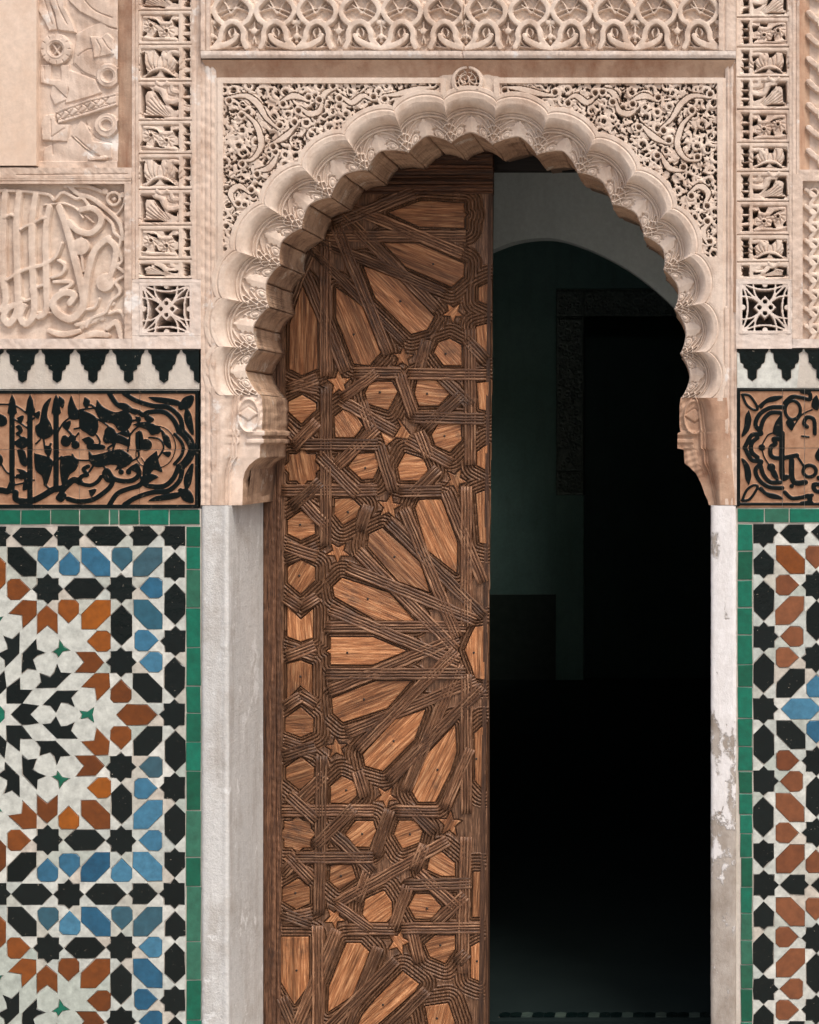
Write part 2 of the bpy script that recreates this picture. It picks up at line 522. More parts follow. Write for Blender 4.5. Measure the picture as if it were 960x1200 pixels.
    def build(s, name, m, parent, d0=0.0, keep=None, attr=None, edge=None, sharp=38):
        """edge: drop the outer rim this many px back so that the piece has real sides"""
        h = s.h.copy()
        P = np.empty(s.X.shape + (3,))
        P[..., 0] = CX + (s.X - VX) * S * (D + d0) / D
        P[..., 1] = d0 - h * S
        P[..., 2] = CZ - (s.Y - VY) * S * (D + d0) / D
        if edge is not None:
            Q = np.empty((P.shape[0] + 2, P.shape[1] + 2, 3))
            Q[1:-1, 1:-1] = P
            Q[0, 1:-1] = P[0]; Q[-1, 1:-1] = P[-1]; Q[1:-1, 0] = P[:, 0]; Q[1:-1, -1] = P[:, -1]
            Q[0, 0] = P[0, 0]; Q[0, -1] = P[0, -1]; Q[-1, 0] = P[-1, 0]; Q[-1, -1] = P[-1, -1]
            for sl in (np.s_[0, :], np.s_[-1, :], np.s_[:, 0], np.s_[:, -1]):
                Q[sl + (1,)] = d0 + edge * S
            P = Q
            if keep is not None: keep = np.pad(keep, 1, mode='edge')
            if attr is not None: attr = np.pad(attr, 1, mode='edge')
        o = grid_mesh(name, P, keep, m, parent, True, attr)
        o.data.set_sharp_from_angle(angle=math.radians(sharp))
        return o

def sc(pts, k, ox, oy):
    return [(ox + x / k, oy + y / k) for x, y in pts]

# ================================================================== ground
def sheet(name, x0, x1, y0, y1, z, m):
    o = mesh_pd(name, [(x0, y0, z), (x1, y0, z), (x1, y1, z), (x0, y1, z)], [(0, 1, 2, 3)], m)
    o['kind'] = 'structure'
    return o
sheet('courtyard_ground', -60, 60, -90, 0.40, -0.004, 'floor_out')
sheet('room_floor', -5.0, 7.0, 0.402, 13.2, 0.0, 'floor_in')

# ================================================================== masonry behind everything
BK = 0.36     # depth of the arch's underside
wall = empty('plaster_wall', 'tall sandy plaster wall that carries the carved doorway and its tiles', 'wall', None)
def wbox(name, X0, X1, Y0, Y1, Z0, Z1, m, parent):
    v = [(X0, Y0, Z0), (X1, Y0, Z0), (X1, Y0, Z1), (X0, Y0, Z1), (X0, Y1, Z0), (X1, Y1, Z0), (X1, Y1, Z1), (X0, Y1, Z1)]
    f = [(0, 1, 2, 3), (5, 4, 7, 6), (4, 0, 3, 7), (1, 5, 6, 2), (3, 2, 6, 7), (4, 5, 1, 0)]
    return mesh_pd(name, v, f, m, parent)
def XW(px): return W(px, 0)[0]
def ZW(py): return W(0, py)[2]
wbox('left_masonry'.replace('left_', ''), -6, XW(250), 0.13, 0.50, 0, 5.5, 'plaster_frame', wall)
wbox('masonry', XW(848), 7.5, 0.13, 0.50, 0, 5.5, 'plaster_frame', wall)
wbox('masonry', XW(250) + .001, XW(848) - .001, 0.13, 0.50, ZW(80), 5.5, 'plaster_frame', wall)
# plain plaster beyond the tiled and carved bays
wbox('plaster_field', -6, XW(-60), -0.005, 0.059, 0.0, 5.5, 'plaster_frame', wall)
wbox('plaster_field', XW(1021), 7.5, -0.005, 0.059, 0.0, 5.5, 'plaster_frame', wall)
wbox('plaster_field', XW(-60) + .001, XW(1021) - .001, -0.005, 0.059, ZW(-60) + .001, 5.5, 'plaster_frame', wall)

# ================================================================== the arch
arch = empty('carved_arch', 'pink plaster arch of scalloped lobes framing the dark doorway', 'arch', None)
AC = (549.5, 402.0)
RL = [(263, 463), (262, 406), (266, 350), (283, 296), (315, 243), (358, 199), (407, 164), (464, 137), (521, 124)]
RR = [(828, 466), (822, 412), (820, 356), (809, 300), (782, 248), (741, 205), (694, 168), (640, 140), (581, 126)]
IL = [(305, 463), (303, 409), (316, 360), (329, 311), (354, 268), (388, 232), (431, 200), (479, 179), (529, 168)]
IR = [(798, 466), (797, 414), (790, 362), (777, 316), (754, 277), (717, 240), (677, 203), (629, 182), (577, 170)]
NL = [(288, 434), (298, 383), (313, 332), (331, 284), (363, 241), (403, 206), (446, 178), (501, 160)]
NR = [(808, 440), (803, 387), (794, 337), (776, 292), (744, 250), (704, 212), (660, 178), (609, 161)]
OFF = 13.0
def outward(p, r):
    dx, dy = p[0] - AC[0], min(p[1] - AC[1], 0)
    l = math.hypot(dx, dy)
    return (p[0] + dx / l * r, p[1] + dy / l * r)
def arc(a, b, sag, t):
    """circular-like bulge away from the arch's centre"""
    mx, my = (a[0] + b[0]) / 2 - AC[0], (a[1] + b[1]) / 2 - AC[1]
    ex, ey = b[0] - a[0], b[1] - a[1]; l = math.hypot(ex, ey)
    nx, ny = -ey / l, ex / l
    if nx * mx + ny * my < 0: nx, ny = -nx, -ny
    s = sag * 4 * t * (1 - t)
    # rounder shoulders than a parabola
    s = sag * np.sqrt(np.clip(1 - (2 * t - 1) ** 2, 0, 1)) * 0.55 + s * 0.45
    return np.stack([a[0] + ex * t + nx * s, a[1] + ey * t + ny * s], -1)
lobes = []
for k in range(8):
    lobes.append((RL[k], RL[k + 1], IL[k], NL[k], IL[k + 1]))
lobes.append((RL[8], RR[8], IL[8], (552, 156), IR[8]))
for k in range(7, -1, -1):
    lobes.append((RR[k + 1], RR[k], IR[k + 1], NR[k], IR[k]))
INNER_D = 0.045

def profile(f):
    """depth (px) of the arch mouldings: f=-1 outer edge of flat rim, 0 rim, 1 inner edge"""
    d = np.zeros_like(f)
    g = np.clip(f, 0, 1)
    cav = np.clip(g / 0.30, 0, 1)
    d = 15.0 * (1 - np.sqrt(np.clip(1 - cav ** 2, 0, 1))) ** 0.8
    d = d - 2.6 * np.exp(-((g - 0.335) / 0.024) ** 2)
    d = d + 1.6 * np.exp(-((g - 0.385) / 0.014) ** 2)
    d = d - 1.4 * np.exp(-((g - 0.42) / 0.022) ** 2)
    d = d + 4.6 * np.clip((g - 0.45) / 0.02, 0, 1)
    d = d + 2.5 * np.clip((g - 0.5) / 0.5, 0, 1)
    # incised line on the flat rim
    d = d + 1.8 * np.exp(-((f + 0.48) / 0.06) ** 2) - 1.0 * np.clip(-f / 0.45, 0, 1) * (f > -0.48)
    return d

def leafwork(u, v, seed):
    """palmette and knot relief between the mouldings and the arch's edge; u -1..1, v 0..1"""
    r = np.random.default_rng(seed)
    j = r.uniform(-0.04, 0.04, 8)
    h = np.zeros_like(u)
    au = np.abs(u)
    # pointed central leaf, its two halves folded along a rib and frilled below
    wv = 0.04 + 0.34 * np.clip((v - 0.06) / 0.42, 0, 1) ** 1.1 + j[0]
    wv = wv * (1 - 0.25 * np.clip((v - 0.5) / 0.1, 0, 1)) + 0.03 * np.sin(v * 26 + seed)
    leaf = np.clip((wv - au) / 0.035 + 0.5, 0, 1) * (v > 0.05)
    h = np.maximum(h, leaf * (4.6 - 2.2 * np.clip(au / 0.4, 0, 1)))
    # curled lobe beside it
    for cx_, cy_, rr in ((0.50 + j[1], 0.80 + j[2], 0.20), (0.40 + j[3], 0.45, 0.10)):
        q = np.hypot((au - cx_) * 1.0, (v - cy_) * 0.85)
        h = np.maximum(h, np.clip((rr - q) / 0.035 + 0.5, 0, 1) * (4.4 - 2.0 * (q / rr) ** 2))
        h -= 1.8 * np.exp(-((q - rr * 0.55) / 0.025) ** 2)
    # two concentric bands that follow the lobe
    for k, tp in ((0.03, 3.2), (0.27, 3.8)):
        c = v - (k + 0.75 * np.clip(au - 0.20 + 0.12 * k, 0, 1) ** 1.5)
        h = np.maximum(h, tp * np.clip(1.35 - (c / 0.055) ** 2, 0, 1) * (au > 0.18 + k) * (au < 0.80))
    # interlaced ribbons at the cusps
    kz = np.clip((au - 0.72) / 0.03, 0, 1)
    for s_ in (-1, 1):
        for o_ in (-0.1, 0.28, 0.66, 1.04):
            c = (v - o_) - s_ * (au - 0.86) * 1.5
            h = np.maximum(h, kz * (4.6 + 0.4 * s_) * np.clip(1.4 - (c / 0.05) ** 2, 0, 1))
    return h

MASK = []       # outer outline of the flat rim, for cutting the spandrels
for k, (R0, R1, I0, N0, I1) in enumerate(lobes):
    nt, nf = 81, 110
    t = np.linspace(0, 1, nt)
    f = np.concatenate([np.linspace(-1, 0, 22), np.linspace(0, 1, nf - 22 + 1)[1:]])
    O = arc(outward(R0, OFF), outward(R1, OFF), 12.0 if k < 14 else 13.5, t)
    sag_ = 12.5 if k < 12 else (12.5, 12.5, 13.5, 16.5, 17.5)[min(k - 12, 4)]
    R = arc(R0, R1, sag_, t)
    M0 = np.array(R0) * 0.45 + np.array(I0) * 0.55; M1 = np.array(R1) * 0.45 + np.array(I1) * 0.55
    Mi = arc(tuple(M0), tuple(M1), 12.5 if k < 14 else 14.5, t)
    hi = nt // 2 + 1
    A = arc(I0, N0, 2.4, np.linspace(0, 1, hi)); B = arc(N0, I1, 2.4, np.linspace(0, 1, hi))
    I = np.concatenate([A, B[1:]], 0)
    MASK.append(O)
    F = f[:, None, None]
    P2 = np.where(F < 0, O[None] * (-F) + R[None] * (1 + F),
                  np.where(F < 0.55, R[None] * (1 - F / 0.55) + Mi[None] * (F / 0.55), Mi[None] * (1 - (F - 0.55) / 0.45) + I[None] * ((F - 0.55) / 0.45)))
    U, FF = np.meshgrid(t * 2 - 1, f)
    dpx = profile(FF)
    v = np.clip((FF - 0.46) / 0.54, 0, 1)
    lw = 0.95 * leafwork(U, v, k) * np.clip((FF - 0.46) / 0.02, 0, 1) * np.clip((1.0 - FF) / 0.04 + 0.25, 0, 1)
    # moulding tails rise a little where two lobes meet
    ridge = np.clip((np.abs(U) - 0.93) / 0.07, 0, 1) * np.clip(FF / 0.1, 0, 1) * np.clip((0.62 - FF) / 0.05, 0, 1)
    noise = 0.35 * np.sin(P2[..., 0] / 5.1 + k) * np.sin(P2[..., 1] / 6.3 + 2 * k)
    dp = (dpx - lw - 0.8 * ridge + noise * (FF > 0.03)) * S
    P = np.empty(P2.shape[:2] + (3,))
    kk = (D + dp) / D
    P[..., 0] = CX + (P2[..., 0] - VX) * S * kk
    P[..., 1] = dp
    P[..., 2] = CZ - (P2[..., 1] - VY) * S * kk
    # a front rim that turns back into the wall at its outer edge
    back = P[:1].copy(); back[..., 1] = 0.05
    P = np.concatenate([back, P], 0)
    lo = grid_mesh('arch_lobe', P, None, 'plaster', arch, True, flip=True)
    # the two blocks of the underside
    fr = P[-1]
    for (a, b) in ((0, hi - 1), (hi - 1, nt - 1)):
        seg = fr[a:b + 1].copy()
        cen = np.array([W(AC[0], AC[1], 0)[0], 0, W(0, AC[1], 0)[2]])
        n = len(seg)
        rows = []
        wob = rng.normal(0, 0.0006, n)
        for q, yy in enumerate(np.linspace(0, 1, 9)):
            r_ = seg.copy()
            r_[:, 1] = seg[:, 1] * (1 - yy) + BK * yy
            dv = r_ - cen; dv[:, 1] = 0; dv /= np.linalg.norm(dv, axis=1)[:, None]
            amt = np.zeros(n); amt[0] = amt[-1] = 0.014; amt[1] = amt[-2] = 0.004
            if q == 0: amt *= 0
            amt += (0.003 * math.sin(q * 1.1 + k + a) * yy + 0.0016 * math.sin(q * 2.1 + k) + 0.001 * math.sin(q * 5.3 + a) + wob) * (q > 0)
            rows.append(r_ + dv * amt[:, None])
        rows.append(rows[-1] + 0.12 * dv)      # rear face turning up into the wall
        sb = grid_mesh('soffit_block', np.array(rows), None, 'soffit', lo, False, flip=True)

# imposts: the straight lower ends of the arch with roundel, bands and corbel
def ramp_pts(y, pts):
    return np.interp(y, [p[1] for p in pts], [p[0] for p in pts])
def impost(side):
    ys = np.concatenate([np.linspace(463 if side < 0 else 466, 592, 130)])
    if side < 0:
        xo = ramp_pts(ys, [(249, 463), (248, 592)])
        xr = ramp_pts(ys, [(263, 463), (259.5, 467), (257.5, 475), (256, 500), (255.5, 592)])
        xi = ramp_pts(ys, [(305, 463), (307, 467), (308, 485), (306.5, 503), (307, 504.5), (310, 505), (310, 510), (307, 510.8), (307, 513.5), (309, 514.2), (309, 519.5), (305, 520.5), (304.5, 536), (299, 539), (292, 545), (287, 553), (284.8, 562), (284, 592)])
        cx, cy = 291, 487
    else:
        xo = ramp_pts(ys, [(852, 466), (862, 592)])
        xr = ramp_pts(ys, [(828, 466), (833, 470), (837, 478), (842, 510), (845, 592)])
        xi = ramp_pts(ys, [(798, 466), (796.5, 475), (796.5, 500), (798, 506.5), (794.3, 507.2), (794, 526), (801.5, 526.8), (802.5, 543), (808, 547), (816, 555), (822, 567), (826.5, 580), (829.5, 586), (831, 592)])
        cx, cy = 814, 489
    f = np.concatenate([np.linspace(-1, 0, 16), np.linspace(0, 1, 62)[1:]])
    FF, YY = np.meshgrid(f, ys)
    XO, XR, XI = xo[:, None], xr[:, None], xi[:, None]
    XX = np.where(FF < 0, XO * (-FF) + XR * (1 + FF), XR * (1 - FF) + XI * FF)
    g = np.clip(FF, 0, 1)
    low = np.clip((YY - 470) / 8, 0, 1)
    dpx = profile(np.clip(FF, -0.2, 0.48)) * 0.9 + 2.2 * np.clip((g - 0.6) / 0.4, 0, 1)
    dpx = dpx * (1 - 0.35 * np.clip((YY - 560) / 30, 0, 1))
    q = np.hypot((XX - cx) / 13.0, (YY - cy) / 21.0)
    rel = 3.4 * np.exp(-((q - 0.92) / 0.10) ** 2) + 2.5 * np.clip(1 - q, 0, 1) ** 0.5 * (q < 1)
    dia = np.abs(XX - cx) / 12.0 + np.abs(YY - cy + 2) / 8.0
    rel = np.where(q < 0.9, rel + 1.6 * np.clip((1 - dia) / 0.15, 0, 1) - 1.2 * np.exp(-((dia - 1.1) / 0.09) ** 2), rel)
    leafy = 1.3 * np.sin((XX - cx) * 0.55 + (YY - cy) * 0.3) * np.sin((YY - cy) * 0.42) * (q > 1.05) * (YY < 504)
    carve = (rel + leafy) * np.clip((g - 0.42) / 0.05, 0, 1)
    band = 2.2 * (((YY > 505) & (YY < 510.5)) | ((YY > 514) & (YY < 519.5))) * (g > 0.62)
    scr = 0.9 * np.sin(XX * 0.5 + YY * 0.35) * np.sin(YY * 0.5 - XX * 0.2) * (YY > 522) * (YY < 560) * (g > 0.62) * (side > 0)
    wear_ = 0.5 * np.sin(XX / 3.3) * np.sin(YY / 7.7) + 0.35 * np.sin(YY / 3.1 + XX / 4)
    dp = (dpx - carve - band - scr + wear_ * 0.7) * S
    P = np.empty(XX.shape + (3,)); kk = (D + dp) / D
    P[..., 0] = CX + (XX - VX) * S * kk; P[..., 1] = dp; P[..., 2] = CZ - (YY - VY) * S * kk
    bk = P[:, :1].copy(); bk[..., 1] = 0.055
    P = np.concatenate([bk, P], 1)
    o = grid_mesh('impost', P, None, 'plaster_brown' if side > 0 else 'plaster_frame', arch, True, flip=(side > 0))  # left-facing right impost gets the shade-brown plaster, the left one a lighter tone
    fr = P[:, -1]
    rows = []
    for q_, yy in enumerate(np.linspace(0, 1, 8)):
        r_ = fr.copy(); r_[:, 1] = fr[:, 1] * (1 - yy) + BK * yy
        r_[:, 0] += 0.0012 * np.sin(np.arange(len(fr)) * 0.4 + q_ * 1.3) * (q_ > 0)
        rows.append(r_)
    r_ = rows[-1].copy(); r_[:, 0] += side * 0.1; rows.append(r_)
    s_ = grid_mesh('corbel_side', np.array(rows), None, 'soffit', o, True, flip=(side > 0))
    # flat foot so that the corbel is closed underneath
    b = P[-1]; bb = b.copy(); bb[:, 1] = BK
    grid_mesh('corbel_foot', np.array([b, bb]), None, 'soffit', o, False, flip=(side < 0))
impost(-1); impost(1)

# masonry round the arch's back edge (closes the room's front wall)
pts = []
for k, (R0, R1, I0, N0, I1) in enumerate(lobes):
    for p in (I0, N0): pts.append(outward(p, 7))
pts.append(outward(IR[0], 7))
pts = [(284, 592)] + pts + [(832, 592)]
inn = [(W(p[0], p[1], INNER_D)) for p in pts]
rows = []
for dd, grow in ((0.10, 1.0), (0.49, 1.0), (0.49, 1.7)):
    row = []
    for q, p in enumerate(inn):
        c = np.array([W(AC[0], 0)[0], 0, W(0, AC[1])[2]])
        v = np.array([p[0], 0, p[2]]) - c
        if grow > 1 and v[2] < 0.0: v = np.array([v[0] * 1.5, 0, v[2]])
        elif grow > 1: v = v * grow
        w3 = c + v; w3[1] = dd; row.append(w3)
    rows.append(row)
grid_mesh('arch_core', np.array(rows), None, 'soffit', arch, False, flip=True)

# pilaster strips that frame the arch
for side, (x0, x1) in ((-1, (236, 253)), (1, (850, 863.5))):
    hf = HF(x0, 70, x1, 592, 1.0, 0)
    u = (hf.X - x0) / (x1 - x0)
    if side > 0: u = 1 - u
    hf.h += 1.6 - 2.4 * np.clip((u - 0.75) / 0.25, 0, 1) * (hf.Y < 360) - 1.6 * np.exp(-((u - 0.62) / 0.06) ** 2) - 1.0 * np.exp(-((u - 0.25) / 0.06) ** 2)
    hf.h *= np.clip((hf.Y - 72) / 4, 0.2, 1)
    hf.wear(0.7, 7, 3 + side); 
    hf.build('pilaster', 'plaster_frame', arch, 0.004, edge=20)
# sloping cove beneath the frieze and down the sides
def strip_loft(name, A, B, m, parent, n=40, depth=(0, 0.05), amp=0.001):
    A = np.array(A, float); B = np.array(B, float)
    P = []
    for q in np.linspace(0, 1, 7):
        row = []
        for i in np.linspace(0, 1, n):
            a = A[0] * (1 - i) + A[1] * i; b = B[0] * (1 - i) + B[1] * i
            p = a * (1 - q) + b * q
            dd = depth[0] + (depth[1] - depth[0]) * math.sin(q * math.pi / 2) + amp * math.sin(i * 37 + q * 3) * (0 < q < 1)
            row.append(W(p[0], p[1], dd))
        P.append(row)
    return grid_mesh(name, np.array(P), None, m, parent, True)
strip_loft('cove', ((236, 70), (862, 70)), ((252, 93.5), (848, 93.5)), 'plaster_brown', arch, 80, (-0.012, 0.012))  # shade under the ledge is in the brown colour
strip_loft('cove', ((862.5, 72), (862.5, 366)), ((846, 93), (846, 366)), 'plaster_brown', arch, 60, (-0.004, 0.014))

# ---------------------------------------------------------------- spandrels
def arabesque(hf, x0, y0, x1, y1, seed, top=0.0, mid=-3.2, deep=-27.0, sp=9.6):
    """dense pierced scrollwork: rings, curling stems, small leaves, deep drilled gaps"""
    r = random.Random(seed)
    hf.h[:] = -1.9
    pts = []
    tries = 0
    area_ = (x1 - x0) * (y1 - y0)
    while tries < 9000:
        tries += 1
        p = (r.uniform(x0 + 3, x1 - 3), r.uniform(y0 + 3, y1 - 3))
        if all((p[0] - q[0]) ** 2 + (p[1] - q[1]) ** 2 > sp * sp for q in pts): pts.append(p)
    # low filler leaves
    for p in pts:
        for _ in range(3):
            a = r.uniform(0, 6.28); l = r.uniform(3, 8)
            q = (p[0] + l * math.cos(a), p[1] + l * math.sin(a)); b = a + r.uniform(-1.4, 1.4)
            e = (q[0] + 6 * math.cos(b), q[1] + 6 * math.sin(b))
            hf.stroke([q, ((q[0] + e[0]) / 2 + r.uniform(-2, 2), (q[1] + e[1]) / 2 + r.uniform(-2, 2)), e], r.uniform(2.2, 3.6), r.uniform(-3.2, -0.9), 0.8, 0.5, taper=0.7, groove=0.6 if r.random() < .4 else 0)
    # stems: link neighbours with S curves
    for i, p in enumerate(pts):
        ds = sorted((((p[0] - q[0]) ** 2 + (p[1] - q[1]) ** 2), j) for j, q in enumerate(pts) if j != i)
        for d2, j in ds[:3]:
            if d2 > (sp * 2.0) ** 2 or r.random() < 0.35: continue
            q = pts[j]; dx, dy = q[0] - p[0], q[1] - p[1]; k = r.choice((-1, 1)) * r.uniform(0.2, 0.5)
            m1 = (p[0] + dx * 0.33 - dy * k, p[1] + dy * 0.33 + dx * k); m2 = (p[0] + dx * 0.66 - dy * k, p[1] + dy * 0.66 + dx * k)
            hf.stroke([p, m1, m2, q], r.uniform(2.6, 4.2), top - r.uniform(0, 0.7), 0.8, 0.3, taper=0.3)
    for i, p in enumerate(pts):
        c = r.random()
        if c < 0.34:
            rad = r.uniform(3.1, 4.4)
            hf.hole(p[0], p[1], rad, -0.7); hf.hole(p[0], p[1], rad - 1.6, deep)
            a = r.uniform(0, 3.14)
            hf.stroke([(p[0] - rad * math.cos(a), p[1] - rad * math.sin(a)), (p[0] + rad * math.cos(a), p[1] + rad * math.sin(a))], 1.5, top - 0.6, 0.7)
            a0 = r.uniform(0, 6.28)
            hf.stroke([(p[0] + rad * (1 + 0.10 * t) * math.cos(a0 + t), p[1] + rad * (1 + 0.10 * t) * math.sin(a0 + t)) for t in np.linspace(0, 5.9, 13)], r.uniform(3.0, 3.8), top + 0.3, edge=0.7, rnd_=0.1, smooth=False, taper=0.3)
        elif c < 0.48:
            hf.disc(p[0], p[1], r.uniform(3.0, 4.2), top, 0.9, 0.5)
            a = r.uniform(0, 3.14)
            hf.line([(p[0] - 3 * math.cos(a), p[1] - 3 * math.sin(a)), (p[0] + 3 * math.cos(a), p[1] + 3 * math.sin(a))], 0.9, 1.6, False)
        else:
            a = r.uniform(0, 6.28)
            for b in (-0.8, -0.1, 0.6):
                l = r.uniform(4.5, 7.5)
                hf.stroke([p, (p[0] + l * .6 * math.cos(a + b * .7), p[1] + l * .6 * math.sin(a + b * .7)), (p[0] + l * math.cos(a + b), p[1] + l * math.sin(a + b))], 3.4, top - 0.5 * abs(b), 0.8, 0.4, taper=0.75)
    # drilled gaps between the stems
    for _ in range(int(area_ / 18)):
        x, y = r.uniform(x0, x1), r.uniform(y0, y1); a = r.uniform(0, 6.28); l = r.uniform(1.8, 4.6); q = r.uniform(1.3, 2.3)
        tri = [(x + l * math.cos(a), y + l * math.sin(a)), (x + q * math.cos(a + 2), y + q * math.sin(a + 2)), (x + q * math.cos(a - 1.9), y + q * math.sin(a - 1.9))]
        w_, d = hf.pd(tri, 2)
        hf.h[w_] = np.where((d < 0.2) & (hf.h[w_] < -0.6), deep, hf.h[w_])
    hf.wear(0.35, 5, seed)

def big_scroll(hf, pts, wd, top=0.5):
    """a stem that swells and ends in an open curl"""
    w_, d, T = hf.dist(smooth_path(pts), wd + 2)
    r = wd / 2 * (0.55 + 0.75 * np.sin(np.clip(T, 0, 1) * math.pi) ** 1.5)
    hf.h[w_] = np.where((d < r + 1.0) & (d > r), np.minimum(hf.h[w_], -5), hf.h[w_])
    k = np.clip((r - d) / 0.8 + 0.5, 0, 1)
    hf.h[w_] = np.maximum(hf.h[w_], np.where(k > 0, hf.h[w_] * (1 - k) + top * k, -99))
    for e, q in ((pts[0], pts[1]), (pts[-1], pts[-2])):
        a = math.atan2(e[1] - q[1], e[0] - q[0]); sg = 1 if (e[0] + e[1]) % 2 > 1 else -1
        cx, cy = e[0] - sg * 4.2 * math.sin(a), e[1] + sg * 4.2 * math.cos(a)
        hf.hole(cx, cy, 3.0, -11)
        hf.stroke([(cx + 4.2 * math.cos(a - sg * math.pi / 2 + sg * t), cy + 4.2 * math.sin(a - sg * math.pi / 2 + sg * t)) for t in np.linspace(0, 5.2, 12)], 2.9, top, 0.8, 0.2, smooth=False)

outline = np.concatenate(MASK, 0)
def inside_arch(X, Y, shrink=2.0):
    """True inside the flat rim's outer outline"""
    poly = [(p[0] + (AC[0] - p[0]) / 280 * shrink, p[1] + (AC[1] - p[1]) / 280 * shrink) for p in outline[::3]]
    poly = poly + [(860, 900), (230, 900)]
    ins = np.zeros(X.shape, bool)
    n = len(poly)
    for i in range(n):
        a, b = poly[i], poly[(i + 1) % n]
        if a[1] == b[1]: continue
        ins ^= ((a[1] > Y) != (b[1] > Y)) & (X < (b[0] - a[0]) * (Y - a[1]) / (b[1] - a[1]) + a[0])
    return ins

def spandrel(side):
    if side < 0: x0, x1, y0, y1 = 251.5, 523, 91, 470
    else: x0, x1, y0, y1 = 579, 851, 91, 470
    hf = HF(x0, y0, x1, y1, 0.72)
    mir = (lambda p: p) if side < 0 else (lambda p: (1100 - p[0], p[1]))
    arabesque(hf, x0 + 8, y0 + 6, x1 - 8, 302, 21 + side)
    # larger stems and split palmettes that lead the eye through the mesh of small scrolls
    for pts in ([(268, 114), (288, 112), (302, 122), (312, 138), (325, 150)], [(286, 132), (300, 146), (306, 170), (296, 186), (283, 188)],
                [(374, 128), (380, 110), (392, 104)], [(352, 126), (362, 133), (374, 130), (378, 118)], [(330, 118), (345, 112), (360, 118)],
                [(275, 240), (270, 226), (280, 218), (292, 226)], [(268, 262), (276, 270), (272, 284)], [(400, 112), (412, 120), (425, 112), (436, 117)],
                [(450, 112), (466, 110), (490, 104), (508, 102)], [(300, 200), (316, 196), (326, 180)], [(318, 168), (334, 160), (348, 146)]):
        big_scroll(hf, [mir(p) for p in pts], 5.6)
    # flat frame along the top, the side and the inner end
    X, Y = hf.X, hf.Y
    inner = (Y < 300) & (X > x0 + (10.5 if side < 0 else 7)) & (X < x1 - (7 if side < 0 else 10.5)) & (Y > y0 + 7)
    ex = (x1 - X) if side < 0 else (X - x0)
    inner &= ex > 7 + np.clip(Y - 100, 0, 20) * (-0.35)
    hf.h = np.where(inner, hf.h, 1.2)
    sidef = (X < x0 + 3) if side < 0 else (X > x1 - 3)
    hf.h = np.where(sidef, -0.6, hf.h)
    keep = ~inside_arch(X, Y, 3.0)
    if side < 0: keep &= (Y < 330) | (X < 0)
    else: keep &= (Y < 330) | (X > 824)
    # taper the frame away to nothing where the arch meets the side
    o = hf.build('spandrel', 'plaster', arch, 0.002, keep=keep)
    return o
spandrel(-1); spandrel(1)
# boss between the spandrels
hf = HF(515, 78, 587, 128, 0.72, -1.0)
hf.disc(548, 96, 19, 3.0, 1.5); hf.disc(548, 96, 15, 4.0, 1.5)
hf.hole(548, 95, 14, -9, 1.2)
r_ = random.Random(3)
hf.ring(548, 95, 10.5, 2.0, 1.5, edge=0.8); hf.ring(545, 93, 5, 2.2, 2.0, edge=0.8)
for a in range(9):
    b = a * 0.7; hf.stroke([(548 + 3 * math.cos(b), 95 + 3 * math.sin(b)), (548 + 8 * math.cos(b + .4), 95 + 8 * math.sin(b + .4)), (548 + 13 * math.cos(b + .2), 95 + 13 * math.sin(b + .2))], 2.2, 1.6 - (a % 3) * 0.8, 0.8)
hf.ring(548, 95, 15.5, 3.0, 3.8, edge=0.8)
crack = [(545, 66), (549, 80), (546, 92), (549, 104), (547, 118), (550, 128)]
hf.line(crack, 1.0, 5, False)
hf.wear(0.3, 5, 8)
keep = ~inside_arch(hf.X, hf.Y, 4.0)
hf.build('boss', 'plaster', arch, 0.008, keep=keep)

